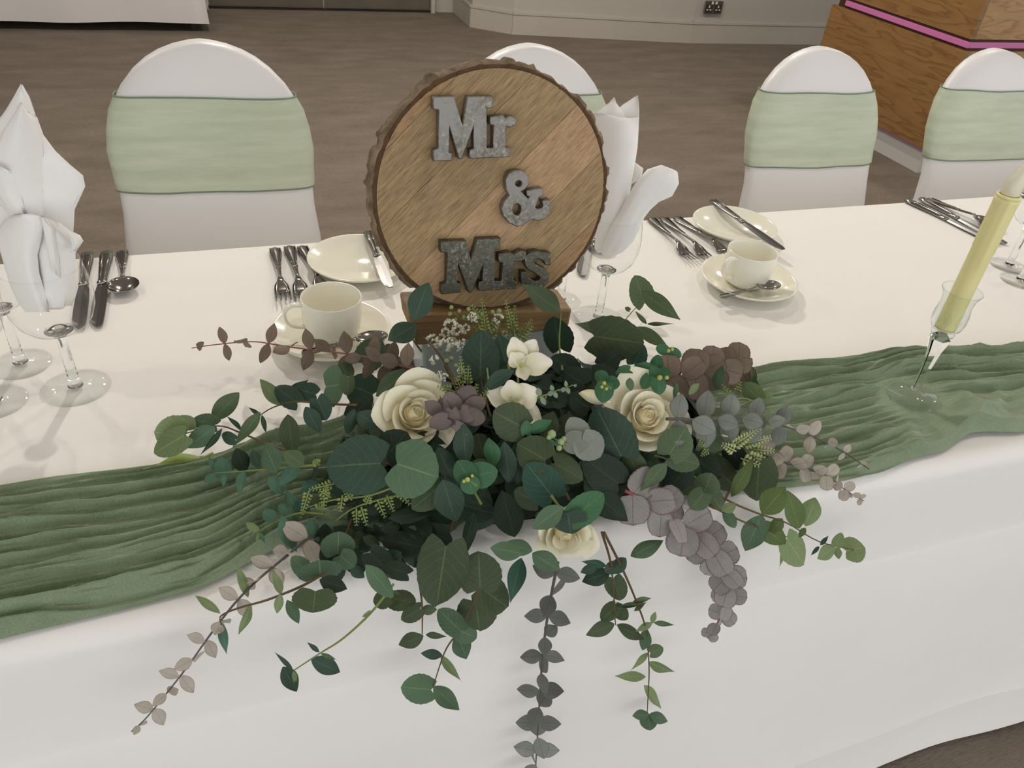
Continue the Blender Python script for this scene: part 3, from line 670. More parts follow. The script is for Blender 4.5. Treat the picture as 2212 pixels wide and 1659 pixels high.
sheet('rolled_cuff', [(58, 462), (66, 476), (72, 500), (70, 530), (66, 560), (72, 600), (86, 640), (100, 666)], [(92, 466), (116, 478), (142, 498), (172, 522), (162, 548), (162, 590), (164, 628), (154, 660)], cA, t_, (-0.012, -0.002), 0.013, seed=15, n=18, wob=0.007)
sheet('cuff_fold', [(84, 468), (92, 488), (98, 516), (104, 545), (112, 585)], [(104, 474), (122, 500), (124, 530), (128, 560), (130, 600)], cA, t_, (-0.026, -0.018), 0.005, seed=2, n=10, wob=0.003)
sheet('cuff_loop', [(118, 479), (134, 494), (150, 510), (156, 530), (150, 545)], [(130, 482), (152, 498), (172, 508), (179, 520), (165, 540)], cA, t_, (-0.020, -0.010), 0.010, seed=9, n=12, wob=0.002)
cD = gD + Vector((0, 0, 0.13))
t_ = thing('napkin', 'white linen napkin rolled upright with a drooping rolled corner', 'napkin', (0, 0, 0), 0, 'folded napkins in goblets')
sheet('back_point', [(1326, 210), (1316, 222), (1300, 232), (1285, 245), (1280, 270), (1285, 300)], [(1328, 210), (1331, 222), (1345, 240), (1352, 255), (1358, 270), (1362, 300)], cD, t_, (0.016, 0.012), 0.0, seed=2)
sheet('back_point', [(1374, 207), (1362, 215), (1345, 226), (1338, 232), (1340, 260), (1345, 300)], [(1378, 206), (1380, 220), (1381, 236), (1381, 252), (1380, 280), (1378, 310)], cD, t_, (0.014, 0.006), -0.004, seed=5)
pxloft('upright_roll', [(1276, 248, 1356, 270), (1280, 268, 1372, 262), (1290, 296, 1380, 256), (1292, 330, 1377, 320), (1292, 380, 1369, 372), (1290, 430, 1358, 430), (1288, 470, 1350, 470), (1286, 510, 1345, 510), (1284, 535, 1330, 532), (1290, 545, 1312, 543)], cD, 0.018, t_, fold=0.16, seed=2, n=36)
pxloft('drooping_roll', [(1450, 366, 1464, 374), (1424, 358, 1466, 398), (1398, 366, 1452, 424), (1372, 396, 1424, 436), (1356, 424, 1406, 452), (1340, 455, 1392, 470), (1318, 490, 1384, 490), (1304, 525, 1368, 522), (1298, 545, 1345, 545), (1304, 552, 1325, 552)], cD, 0.016, t_, dd=-0.016, fold=0.3, seed=7, n=36)
sheet('inner_flap', [(1368, 350), (1365, 375), (1360, 400)], [(1374, 352), (1390, 364), (1385, 385)], cD, t_, (0.004, 0.0), 0.003, seed=3)

# ------------------------------------------------------------------ candle and holder
fc = onz(1963, 872, ZT); 
t_ = thing('candle_holder', 'cut crystal candle holder with faceted stem standing on the green runner', 'candle holder', (fc.x, fc.y, ZT + 0.012))
lathe('foot', [(0.0005, 0.0005), (0.036, 0.0005), (0.0366, 0.0014), (0.034, 0.0024), (0.018, 0.005), (0.009, 0.009), (0.0065, 0.013)], 'clear_glass', t_, 8)
v, f = lathe_data([(0.0004, 0.0115), (0.006, 0.012), (0.0052, 0.02), (0.0058, 0.045), (0.0085, 0.072), (0.012, 0.086), (0.0125, 0.091), (0.008, 0.096), (0.0004, 0.0962)], 6); mk('stem', v, f, 'solid_glass', t_, smooth=False)
lathe('collar', [(0.008, 0.095), (0.0135, 0.0975), (0.014, 0.1), (0.011, 0.1035)], 'cut_glass', t_, 24)
cp = lathe('cup', [(0.0005, 0.104), (0.012, 0.104), (0.0175, 0.108), (0.0195, 0.116), (0.0188, 0.128), (0.0178, 0.140), (0.0192, 0.150), (0.0228, 0.1575)], 'cut_glass', t_, 36)
lathe('rim', [(0.0228 + 0.0007 * math.cos(a), 0.1578 + 0.0007 * math.sin(a)) for a in [2 * math.pi * k / 8 for k in range(9)]], 'cut_glass', t_, 48)
for k in range(10):     # diamond cuts round the cup
    a = 2 * math.pi * k / 10; c_, s_ = math.cos(a), math.sin(a); vs = []
    for (da, z, rr) in ((0, 0.112, 0.0192), (0.24, 0.122, 0.0196), (0, 0.136, 0.0186), (-0.24, 0.122, 0.0196), (0, 0.123, 0.0212)):
        vs.append((rr * math.cos(a + da), rr * math.sin(a + da), z))
    mk('diamond_cut', vs, [(0, 1, 4), (1, 2, 4), (2, 3, 4), (3, 0, 4)], 'cut_glass', cp, smooth=False)
t2 = thing('candle', 'pale yellow battery candle with wax drips, standing in the crystal holder', 'candle', (fc.x, fc.y, ZT + 0.012 + 0.1055))
def candle_body():
    n, rows = 48, 40; vs, fs = [], []; rad = 0.0122; hh = 0.168
    for i in range(rows + 1):
        z = hh * i / rows
        for j in range(n):
            a = 2 * math.pi * j / n; drip = 0
            for (da, w, zl, am) in ((-2.1, 0.28, 0.085, 0.0011), (-1.45, 0.22, 0.115, 0.0012), (-0.75, 0.26, 0.10, 0.0010), (0.3, 0.4, 0.11, 0.001), (1.4, 0.5, 0.09, 0.001), (2.6, 0.35, 0.105, 0.001)):
                d = (a - da + math.pi) % (2 * math.pi) - math.pi
                if abs(d) < w and z > zl: drip = max(drip, am * (1 - (d / w) ** 4) * min(1, (z - zl) / 0.003))
            r = rad + drip + (0.0005 if z > 0.161 else 0)
            vs.append((r * math.cos(a), r * math.sin(a), z))
    for i in range(rows):
        for j in range(n): k = (j + 1) % n; fs.append((i * n + j, i * n + k, (i + 1) * n + k, (i + 1) * n + j))
    fs.append(tuple(range(n - 1, -1, -1))); fs.append(tuple(rows * n + j for j in range(n)))
    return vs, fs
v, f = candle_body(); mk('wax_body', v, f, 'candle_wax', t2)
lathe('top_ring', [(0.0105, 0.167), (0.0128, 0.168), (0.0132, 0.170), (0.012, 0.1715), (0.0100, 0.171)], 'candle_wax', t2, 36)
secs = []
for k, (z, r, dx) in enumerate([(0.170, 0.0096, 0), (0.176, 0.0104, 0), (0.184, 0.0100, 0.0006), (0.192, 0.0080, 0.0018), (0.200, 0.0052, 0.0036), (0.207, 0.0026, 0.0054), (0.212, 0.0006, 0.007)]):
    secs.append([Vector((dx * 0.9 + r * math.cos(a), dx * -0.2 + r * math.sin(a), z)) for a in [2 * math.pi * i / 24 for i in range(24)]])
v, f = loft(secs); mk('flame_bulb', v, f, 'candle_flame', t2)
for o_ in (t2,):
    o_.rotation_euler = (R(-1), R(1.5), 0)

# ------------------------------------------------------------------ the wooden sign
o = thing('riser', 'pale grey block raising the wooden sign above the tablecloth', 'riser', (0.275, 0.775, ZT + 0.0003))
box('block', (-0.090, 0.086, -0.026, 0.030, 0.0, 0.0795), 'riser', o, 0.004)
sg = thing('wooden_sign', 'round bark-edged wooden sign with metal letters reading Mr and Mrs', 'sign', (0.27, 0.775, ZT + 0.080))
# base block with slanted ends
bm = bmesh.new()
pts = [(-0.094, 0.0), (0.090, 0.0), (0.094, 0.006), (0.095, 0.028), (0.0, 0.036), (-0.104, 0.044), (-0.101, 0.02)]
f0 = [bm.verts.new((x, -0.036, z)) for x, z in pts]; f1 = [bm.verts.new((x, 0.016, z)) for x, z in pts]
bm.faces.new(f0); bm.faces.new(f1[::-1])
for i in range(len(pts)): j = (i + 1) % len(pts); bm.faces.new((f0[j], f0[i], f1[i], f1[j]))
bmesh.ops.recalc_face_normals(bm, faces=bm.faces)
bmesh.ops.bevel(bm, geom=list(bm.edges), offset=0.003, segments=2, affect='EDGES', profile=0.5)
b_ = frombm('base', bm, 'mango_base', sg)
l = b_.data.uv_layers.new(name='UVMap')
for lp in b_.data.loops:
    c_ = b_.data.vertices[lp.vertex_index].co; l.data[lp.index].uv = (c_.x * 1.0, c_.z * 1.0 + c_.y * 0.7)
LEAN = R(-10); DC = Vector((-0.003, 0.006, 0.163)); RF = 0.129
vs, fs = [], []; NA = 260
for i in range(NA):
    a = 2 * math.pi * i / NA; c_, s_ = math.cos(a), math.sin(a)
    big = noise.noise((c_ * 3, s_ * 3, 1)) * 0.003 + noise.noise((c_ * 14, s_ * 14, 2)) * 0.0022 + (0.002 if noise.noise((c_ * 9, s_ * 9, 5)) > 0.05 else -0.001)
    n2 = noise.noise((c_ * 30, s_ * 30, 7)) * 0.0016
    for r, y in ((RF - 0.001, -0.0125), (RF + 0.0022, -0.0128 + n2 * 0.4), (RF + 0.0042 + big * 0.4, -0.0116 + n2), (RF + 0.0068 + big, -0.0085 + n2), (RF + 0.0080 + big + n2, -0.002), (RF + 0.0076 + big - n2, 0.006), (RF + 0.0066 + big, 0.0125), (RF - 0.001, 0.0135)):
        vs.append((r * c_, y, r * s_))
for i in range(NA):
    j = (i + 1) % NA
    for k in range(8): q = (k + 1) % 8; fs.append((i * 8 + k, j * 8 + k, j * 8 + q, i * 8 + q))
ws = mk('wood_slice', vs, fs, 'bark', sg); ws.data.materials.append(M['bark_inner'])
for i, p in enumerate(ws.data.polygons):
    if i % 8 in (0, 1): p.material_index = 1
ws.location = DC; ws.rotation_euler = (LEAN, 0, 0)
dv, nv = Vector((0.733, 0.68)), Vector((0.68, -0.733))
offs = [-RF, -0.118, -0.064, -0.006, 0.053, 0.108, RF]; kinds = ['mango_brown', 'mango_olive', 'mango_olive', 'mango_pink', 'mango_olive', 'mango_brown']
for i, (a, b) in enumerate(zip(offs, offs[1:])):
    a2, b2 = a + (0.0002 if i else 0.0), b - (0.0002 if i < 5 else 0.0); vs, fs, uv = [], [], []; ns, nt = 14, 10
    yf = -0.0126 - 0.0002 * (i % 2)
    for side, y in ((0, yf), (1, 0.0125)):
        for s in range(ns + 1):
            q = a2 + (b2 - a2) * s / ns; tt = math.sqrt(max(0, RF * RF - q * q))
            for k in range(nt + 1):
                w = -tt + 2 * tt * k / nt; p = nv * q + dv * w; vs.append((p.x, y, p.y)); uv.append((w * 10 + i * 3.7, q * 10 + i * 1.9))
    N = nt + 1; o1 = (ns + 1) * N
    for s in range(ns):
        for k in range(nt):
            q = (s * N + k, s * N + k + 1, (s + 1) * N + k + 1, (s + 1) * N + k); fs.append(q); fs.append(tuple(o1 + z for z in q[::-1]))
    rim = list(range(N)) + [s * N + nt for s in range(1, ns + 1)] + [ns * N + k for k in range(nt - 1, -1, -1)] + [s * N for s in range(ns - 1, 0, -1)]
    for x, y in zip(rim, rim[1:] + rim[:1]): fs.append((y, x, o1 + x, o1 + y))
    mk('plank', vs, fs, kinds[i], ws, smooth=False, uv=uv)
# letters: outlines taken on the front face of the slice
SGM = Matrix.Translation(Vector(sg.location) + DC) @ Matrix.Rotation(LEAN, 4, 'X'); SGI = SGM.inverted()
def toface(cx, cy):
    px, py = 760 + cx / 2.766, 120 + cy / 2.766; o = SGI @ CAM; d = SGI.to_3x3() @ ray(px, py); s = (-0.019 - o.y) / d.y; p = o + d * s; return (p.x, p.z)
def circ(cx, cy, rx, ry, n=16): return [(cx + rx * math.cos(2 * math.pi * i / n), cy + ry * math.sin(2 * math.pi * i / n)) for i in range(n)]
MR = [(480, 243), (603, 240), (655, 420), (683, 240), (833, 240), (833, 308), (797, 312), (797, 548), (838, 548), (838, 412), (818, 408), (818, 362), (895, 352), (910, 370), (935, 358), (962, 362), (978, 382), (970, 408), (940, 425), (912, 418), (908, 545), (937, 548), (937, 600), (697, 610), (697, 558), (722, 552), (722, 410), (650, 612), (632, 612), (575, 410), (572, 572), (590, 578), (590, 622), (483, 625), (480, 562), (512, 548), (512, 320), (480, 316)]
MRS = [(525, 1105), (675, 1100), (705, 1225), (742, 1090), (880, 1085), (878, 1150), (848, 1152), (842, 1340), (888, 1340), (893, 1230), (868, 1228), (870, 1178), (935, 1168), (960, 1182), (1000, 1158), (1034, 1165), (1034, 1200), (1005, 1222), (965, 1222), (955, 1335), (975, 1340), (972, 1385), (750, 1398), (752, 1345), (775, 1340), (780, 1235), (708, 1408), (690, 1408), (628, 1228), (620, 1350), (645, 1355), (643, 1408), (530, 1418), (530, 1365), (560, 1352), (563, 1170), (525, 1168)]
S_ = [(1178, 1172), (1178, 1245), (1150, 1245), (1135, 1218), (1102, 1204), (1078, 1212), (1080, 1232), (1110, 1248), (1150, 1268), (1170, 1300), (1165, 1345), (1135, 1378), (1080, 1386), (1045, 1372), (1036, 1355), (1005, 1355), (1005, 1285), (1035, 1285), (1052, 1320), (1085, 1342), (1113, 1335), (1116, 1315), (1085, 1292), (1042, 1268), (1024, 1235), (1030, 1190), (1060, 1166), (1100, 1160), (1138, 1172), (1150, 1170)]
AMP = [(912, 735), (928, 703), (955, 684), (988, 679), (1024, 690), (1046, 722), (1047, 765), (1024, 795), (1000, 806), (1046, 852), (1055, 836), (1038, 834), (1036, 800), (1128, 787), (1136, 832), (1110, 838), (1096, 880), (1086, 900), (1100, 912), (1128, 905), (1136, 890), (1128, 862), (1172, 854), (1180, 888), (1172, 935), (1148, 966), (1110, 980), (1066, 972), (1045, 985), (1012, 1008), (975, 1014), (930, 992), (897, 952), (889, 908), (902, 866), (936, 830), (914, 795)]
def letters(loops, label, metal='cast_metal'):
    cu = bpy.data.curves.new('lettering', 'CURVE'); cu.dimensions = '2D'; cu.fill_mode = 'BOTH'; cu.extrude = 0.0048; cu.bevel_depth = 0.0010; cu.bevel_resolution = 1; cu.offset = -0.0008
    for lp in loops:
        sp = cu.splines.new('POLY'); sp.points.add(len(lp) - 1); sp.use_cyclic_u = True
        for q, (x, y) in zip(sp.points, lp): u, w = toface(x, y); q.co = (u, w, 0, 1)
    tmp = bpy.data.objects.new('tmp', cu); COL.objects.link(tmp); dg = bpy.context.evaluated_depsgraph_get(); dg.update()
    me = bpy.data.meshes.new_from_object(tmp.evaluated_get(dg)); bpy.data.objects.remove(tmp)
    me.transform(Matrix(((1, 0, 0, 0), (0, 0, -1, -0.0185), (0, 1, 0, 0), (0, 0, 0, 1)))); me.materials.clear(); me.materials.append(M[metal])
    o = bpy.data.objects.new('lettering', me); COL.objects.link(o); o.parent = ws; o['label'] = label
letters([MR], 'cast metal letters Mr'); letters([AMP, circ(988, 760, 20, 19), circ(978, 914, 26, 36)], 'cast metal ampersand'); letters([MRS, S_], 'cast metal letters Mrs', 'cast_metal_dull')
# ================================================================== FLOWER ARRANGEMENT
AC, AR = Vector((0.275, 0.605, ZT - 0.01)), Vector((0.265, 0.125, 0.125))
arr = thing('flower_arrangement', 'trailing arrangement of eucalyptus, ivory roses and white blossom before the wooden sign', 'flower arrangement', (AC.x, AC.y, ZT + 0.004))
ARI = Matrix.Translation(arr.location).inverted()
def part_of(o, parent=None):
    if parent is None: o.parent = arr; o.matrix_parent_inverse = ARI
    else: o.parent = parent
    return o
def surf(px, py, lift=0.0):
    """where the ray of a pixel meets the mound, the table top or the drop of the cloth, lifted towards the viewer"""
    d = ray(px, py); best = None
    o = CAM - AC; a = sum((d[i] / (AR[i] + lift)) ** 2 for i in range(3)); b = 2 * sum(d[i] * o[i] / (AR[i] + lift) ** 2 for i in range(3)); c = sum((o[i] / (AR[i] + lift)) ** 2 for i in range(3)) - 1
    q = b * b - 4 * a * c
    if q > 0:
        t = (-b - math.sqrt(q)) / (2 * a)
        if (CAM + d * t).z > ZT - 0.05: best = t
    t = (ZT + 0.012 + lift - CAM.z) / d.z; P = CAM + d * t
    if P.y < 0.484 - lift: t = (0.470 - lift) / d.y
    if 850 < px < 1250 and py < 775: t = min(t, (0.716 - lift * 0.6) / d.y)      # nothing reaches into the sign and its riser
    if best is None or t < best: best = t
    return CAM + d * best
def depth_of(P): return (P - CAM).dot(CF)
def at_depth(px, py, dep): return CAM + ray(px, py) * dep
# unit leaf meshes: length 1 along +Y, width 1 along X
def leaf_mesh(shape, var, key):
    nm = 'leaf_%s_%d_%s' % (shape, var, key)
    if nm in bpy.data.meshes: return bpy.data.meshes[nm]
    nv, nu = 14, 6; rnd = random.Random(var * 17 + len(shape)); cup = rnd.uniform(-0.15, 0.3); bend = rnd.uniform(-0.28, 0.12); tw = rnd.uniform(-0.22, 0.22); wv = rnd.uniform(0, 6)
    vs, uv, fs = [], [], []
    for i in range(nv + 1):
        v = i / nv
        if shape == 'round': hw = 0.5 * math.sqrt(max(0, 1 - (2 * v - 1) ** 2)) ** 0.75; hw *= 1 + (0.022 if i % 2 else -0.014)
        elif shape == 'cord': hw = 0.5 * (math.sin(math.pi * min(1, v * 0.86 + 0.14)) ** 0.62) if v < 1 else 0.0; hw *= 1 + (0.022 if i % 2 else -0.014)
        elif shape == 'oval': hw = 0.5 * math.sin(math.pi * v ** 0.9) ** 0.85 if 0 < v < 1 else 0
        else: hw = 0.5 * (math.sin(math.pi * v ** 0.75)) ** 1.15 if 0 < v < 1 else 0
        hw = max(hw, 0.012)
        for j in range(nu + 1):
            u = j / nu; s = 2 * u - 1
            y = v - (0.17 * abs(s) ** 0.6 * (1 - v) ** 1.6 if shape == 'cord' else 0)
            x = s * hw
            z = cup * (x * x) * 1.6 + bend * v * v * 0.7 + tw * x * v + 0.03 * math.sin(6 * v + wv) * s
            vs.append((x, y, z)); uv.append((u, v))
    for i in range(nv):
        for j in range(nu): a = i * (nu + 1) + j; fs.append((a, a + 1, a + nu + 2, a + nu + 1))
    me = bpy.data.meshes.new(nm); me.from_pydata(vs, [], fs); l = me.uv_layers.new(name='UVMap')
    for lp in me.loops: l.data[lp.index].uv = uv[lp.vertex_index]
    me.polygons.foreach_set('use_smooth', [True] * len(me.polygons)); me.materials.append(M['L' + key]); me.update(); return me
def put_leaf(base, tip, width, normal, shape, key, parent, var=None):
    L = (tip - base).length; Y = (tip - base).normalized(); X = Y.cross(normal)
    X = X.normalized() if X.length > 1e-4 else Y.orthogonal().normalized(); Z = X.cross(Y)
    me = leaf_mesh(shape, random.randrange(6) if var is None else var, key)
    o = bpy.data.objects.new('leaf', me); COL.objects.link(o)
    o.matrix_basis = Matrix(((X.x * width, Y.x * L, Z.x * L, base.x), (X.y * width, Y.y * L, Z.y * L, base.y), (X.z * width, Y.z * L, Z.z * L, base.z), (0, 0, 0, 1)))
    o.parent = parent; return o
STEMS = {}
LAYER = {'DK': 0.0, 'M2': 0.004, 'D': 0.010, 'O': 0.012, 'T': 0.016, 'T2': 0.014, 'G2': 0.018, 'G': 0.018, 'B': 0.026, 'M': 0.022, 'P': 0.032}
def px_leaf(bx_, by_, tx, ty, w, key, parent, shape=None, layer=None, roll=None, tilt=None):
    lift = LAYER.get(key, 0.016) if layer is None else layer
    mx, my = (bx_ + tx) / 2, (by_ + ty) / 2; dep = depth_of(surf(mx, my, lift)); pl = math.hypot(tx - bx_, ty - by_); s = dep / F
    tilt = random.uniform(-0.35, 0.35) if tilt is None else tilt; half = tilt * pl * s * 0.5
    b, t = at_depth(bx_, by_, dep - half), at_depth(tx, ty, dep + half)
    roll = random.uniform(-28, 28) if roll is None else roll
    view = -ray(mx, my).normalized(); Y = (t - b).normalized(); n = view - Y * view.dot(Y); n.normalize(); n = Matrix.Rotation(R(roll), 3, Y) @ n
    if shape is None: shape = 'cord' if w > 0.72 * pl else ('oval' if w > 0.42 * pl else 'lance')
    return put_leaf(b, t, w * s / max(0.5, math.cos(R(roll))), n, shape, key, parent)
def px_path(pts, lift0, lift1=None):
    lift1 = lift0 if lift1 is None else lift1; n = len(pts); dd = []
    for i, (x, y) in enumerate(pts): dd.append(depth_of(surf(x, y, lift0 + (lift1 - lift0) * i / (n - 1))))
    for _ in range(2): dd = [dd[0]] + [(dd[i - 1] + 2 * dd[i] + dd[i + 1]) / 4 for i in range(1, n - 1)] + [dd[-1]]
    return [at_depth(x, y, d) for (x, y), d in zip(pts, dd)]
def stem(name, pts, rad, material, lift0=0.012, lift1=None):
    P = smooth_path(px_path(pts, lift0, lift1), 5); n = len(P)
    return part_of(tube(name, P, [rad * (1 - 0.6 * i / (n - 1)) for i in range(n)], material)), P
def spray(pts, lift0, lift1, nodes, l0, l1, asp, key, smat, alpha=62, phi0=0.0, shape='round', rad=0.0016, key2=None, name='eucalyptus_spray', skip=0.0, jit=12, twist=90, face=0.7):
    """opposite pairs of leaves set crosswise along a stem; l0, l1 leaf lengths in photo pixels at the root and at the tip"""
    o, P = stem(name, pts, rad, smat, lift0, lift1); n = len(P) - 1
    cum = [0]
    for a, b in zip(P, P[1:]): cum.append(cum[-1] + (b - a).length)
    for k in range(nodes):
        q = skip + (1 - skip) * (k + 0.6) / nodes; s = q * cum[-1]; i = max(j for j in range(n) if cum[j] <= s); f = (s - cum[i]) / (cum[i + 1] - cum[i])
        p = P[i].lerp(P[i + 1], f); d = (P[min(i + 2, n)] - P[max(i - 1, 0)]).normalized()
        view = (CAM - p).normalized(); side = d.cross(view).normalized(); up = side.cross(d)
        L = (l0 + (l1 - l0) * q) * depth_of(p) / F * random.uniform(0.88, 1.12)
        for sg_ in (0, 180):
            ph = R(phi0 + twist * k + sg_ + random.uniform(-jit, jit)); rad_ = (side * math.cos(ph) + up * math.sin(ph) * 0.65).normalized(); al = R(alpha + random.uniform(-10, 10))
            t = d * math.cos(al) + rad_ * math.sin(al); nrm = d * math.sin(al) - rad_ * math.cos(al) + view * face
            put_leaf(p, p + t * L, L * asp * random.uniform(0.9, 1.1), nrm, shape, key if (key2 is None or q < 0.6) else key2, o)
    return o
def fan(pts, lift0, lift1, nodes, l0, l1, asp, key, smat, rad=0.0015, key2=None, ang=80, frontal=0.6, name='eucalyptus_spray', tip=3, rollr=26, skip=0.0):
    """crosswise pairs: one pair spread to both sides of the stem, the next set to front and back of it; lengths in photo pixels"""
    o, P = stem(name, pts, rad, smat, lift0, lift1); n = len(P) - 1; cum = [0]
    for a, b in zip(P, P[1:]): cum.append(cum[-1] + (b - a).length)
    for k in range(nodes):
        q = skip + (1 - skip) * (k + 0.5) / nodes; s = q * cum[-1]; i = max(j for j in range(n) if cum[j] <= s); f = (s - cum[i]) / (cum[i + 1] - cum[i])
        p = P[i].lerp(P[i + 1], f); d = (P[min(i + 2, n)] - P[max(i - 1, 0)]).normalized(); view = (CAM - p).normalized(); side = d.cross(view).normalized(); front = side.cross(d)
        L = (l0 + (l1 - l0) * q) * depth_of(p) / F * random.uniform(0.88, 1.12)
        if q > 1 - 0.5 / nodes * tip: L *= 0.75
        kk = key if (key2 is None or q < 0.62) else key2
        for sg_ in (-1, 1):
            if k % 2 == 0: al = R(ang + random.uniform(-14, 14)); t = d * math.cos(al) + side * (sg_ * math.sin(al)) + front * random.uniform(-0.1, 0.35); w = asp
            else: al = R(random.uniform(25, 60)); t = (d * (0.55 if sg_ > 0 else 0.1) + front * (0.75 * sg_) + side * random.uniform(-0.55, 0.55)); w = asp * 1.0
            t.normalize(); nrm = view + Vector((random.uniform(-1, 1), random.uniform(-1, 1), random.uniform(-1, 1))) * 0.35 + d * (0.5 if k % 2 else 0.2)
            ll = L if k % 2 == 0 else L * (frontal + 0.3); put_leaf(p + front * (0.001 * sg_), p + t * ll, L * w * random.uniform(0.9, 1.1), nrm, 'round' if asp > 0.8 else 'oval', kk, o)
    return o
def twig(name, pts, leaves, smat='stem_brown', rad=0.0013, lift=0.014, lift1=None):
    """a twig whose leaves are given one by one"""
    o, P = stem(name, pts, rad, smat, lift, lift1)
    for lf in leaves:
        kw = {'layer': (lift if lift1 is None else lift1)}; px_leaf(*lf[:6], o, **kw)
    return o

# dark foam and the dense dark foliage inside
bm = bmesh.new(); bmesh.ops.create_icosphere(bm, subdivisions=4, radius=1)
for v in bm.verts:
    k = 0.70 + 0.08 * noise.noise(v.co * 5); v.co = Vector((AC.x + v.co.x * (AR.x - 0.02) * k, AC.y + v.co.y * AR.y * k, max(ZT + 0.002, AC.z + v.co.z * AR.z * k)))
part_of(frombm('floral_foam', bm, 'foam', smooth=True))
def joined_leaves(name, items, key, shapes):
    vs, fs, uv = [], [], []
    for base, tip, w, nrm in items:
        me = leaf_mesh(random.choice(shapes), random.randrange(6), key); L = (tip - base).length; Y = (tip - base).normalized(); X = Y.cross(nrm).normalized(); Z = X.cross(Y); o = len(vs)
        for v in me.vertices: vs.append(base + X * (v.co.x * w) + Y * (v.co.y * L) + Z * (v.co.z * L))
        u = [None] * len(me.vertices)
        for lp in me.loops: u[lp.vertex_index] = tuple(me.uv_layers[0].data[lp.index].uv)
        uv += u; fs += [tuple(i + o for i in p.vertices) for p in me.polygons]
    o = part_of(mk(name, vs, fs, 'L' + key, uv=uv)); o['kind'] = 'stuff'; return o
rnd = random.Random(5)
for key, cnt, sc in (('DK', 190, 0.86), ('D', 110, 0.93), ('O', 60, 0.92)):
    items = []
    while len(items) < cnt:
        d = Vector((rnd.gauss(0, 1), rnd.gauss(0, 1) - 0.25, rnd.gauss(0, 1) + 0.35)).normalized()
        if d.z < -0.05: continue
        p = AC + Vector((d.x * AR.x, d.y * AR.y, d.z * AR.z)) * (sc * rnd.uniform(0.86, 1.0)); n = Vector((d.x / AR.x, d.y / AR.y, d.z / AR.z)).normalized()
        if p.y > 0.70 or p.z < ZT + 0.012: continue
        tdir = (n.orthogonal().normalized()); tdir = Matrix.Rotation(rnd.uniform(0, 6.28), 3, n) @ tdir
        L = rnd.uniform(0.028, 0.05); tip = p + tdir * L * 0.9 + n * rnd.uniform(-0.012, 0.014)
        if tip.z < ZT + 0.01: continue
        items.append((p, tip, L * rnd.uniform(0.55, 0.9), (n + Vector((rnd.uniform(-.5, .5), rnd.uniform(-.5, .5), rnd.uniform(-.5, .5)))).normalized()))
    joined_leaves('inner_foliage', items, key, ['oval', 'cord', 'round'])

# ---------------- large leaves over the mound, grouped by the branch that carries them
def branch(pts, leaves, smat='stem_brown', rad=0.0015, lift=0.004):
    o, P = stem('eucalyptus_branch', pts, rad, smat, lift)
    for lf in leaves:
        kw = {}
        if len(lf) > 6 and lf[6] is not None: kw['layer'] = lf[6]
        if len(lf) > 7: kw['roll'] = lf[7]
        px_leaf(*lf[:6], o, **kw)
    return o
branch([(930, 1060), (880, 1015), (840, 1003), (818, 1001)], [(822, 1001, 699, 1006, 132, 'D', 0.034, 8), (858, 1002, 946, 1030, 130, 'G', 0.040, -5), (835, 985, 880, 933, 80, 'DK', 0.02), (950, 1050, 890, 1100, 62, 'G2', 0.016), (956, 1036, 986, 1130, 66, 'D', 0.03, 5), (975, 1030, 945, 966, 46, 'D', 0.018), (840, 1120, 950, 1100, 34, 'DK', 0.018), (925, 1185, 818, 1162, 54, 'DK', 0.018), (1024, 1108, 998, 1206, 34, 'D', 0.022), (1112, 1160, 1084, 1060, 66, 'DK', 0.014)])
branch([(1040, 1090), (1018, 1050), (1014, 1034)], [(1014, 1034, 988, 996, 52, 'B', 0.036), (1020, 1030, 1075, 1018, 58, 'B', 0.034), (1014, 1036, 1020, 1068, 42, 'B', 0.038), (1068, 1006, 1056, 946, 38, 'B', 0.026), (1100, 1042, 1090, 952, 42, 'D', 0.022), (1006, 1002, 1002, 917, 44, 'D', 0.026, 30), (1118, 1045, 1116, 955, 44, 'DK', 0.018)], 'stem_green')
branch([(985, 1110), (970, 1150), (963, 1182)], [(963, 1180, 942, 1312, 112, 'O', 0.034, 5), (1037, 1270, 1034, 1196, 98, 'O', 0.034, 0), (1040, 1270, 1094, 1312, 84, 'O', 0.026), (1126, 1205, 1102, 1302, 40, 'T', 0.026), (1028, 1302, 1036, 1360, 88, 'O', 0.028, 8), (850, 1290, 790, 1220, 40, 'G', 0.03), (845, 1292, 898, 1302, 48, 'O', 0.022), (842, 1290, 806, 1300, 42, 'O', 0.022), (800, 1195, 850, 1245, 58, 'DK', 0.016), (880, 1240, 830, 1220, 40, 'DK', 0.012)])
branch([(760, 1120), (745, 1160), (730, 1196), (692, 1246)], [(729, 1197, 732, 1147, 74, 'G', 0.03, 0), (692, 1247, 690, 1210, 96, 'G', 0.03, 10), (681, 1277, 676, 1324, 96, 'O', 0.03, 8), (690, 1252, 750, 1272, 38, 'DK', 0.02), (668, 1240, 630, 1203, 40, 'G', 0.024), (620, 1296, 646, 1346, 26, 'G', 0.026), (735, 1200, 765, 1228, 50, 'G', 0.02)])
branch([(1230, 1080), (1190, 1000), (1178, 992)], [(1178, 993, 1117, 958, 82, 'O', 0.03, 6), (1198, 1000, 1260, 1036, 60, 'O', 0.026, -8), (1194, 1073, 1138, 1002, 84, 'T', 0.034, 0), (1262, 1046, 1356, 1126, 64, 'DK', 0.02), (1130, 924, 1064, 888, 86, 'O', 0.032, 0), (1262, 1040, 1330, 985, 80, 'DK', 0.012), (1110, 1000, 1170, 1010, 50, 'DK', 0.01), (1160, 1085, 1110, 1060, 50, 'O', 0.016)])
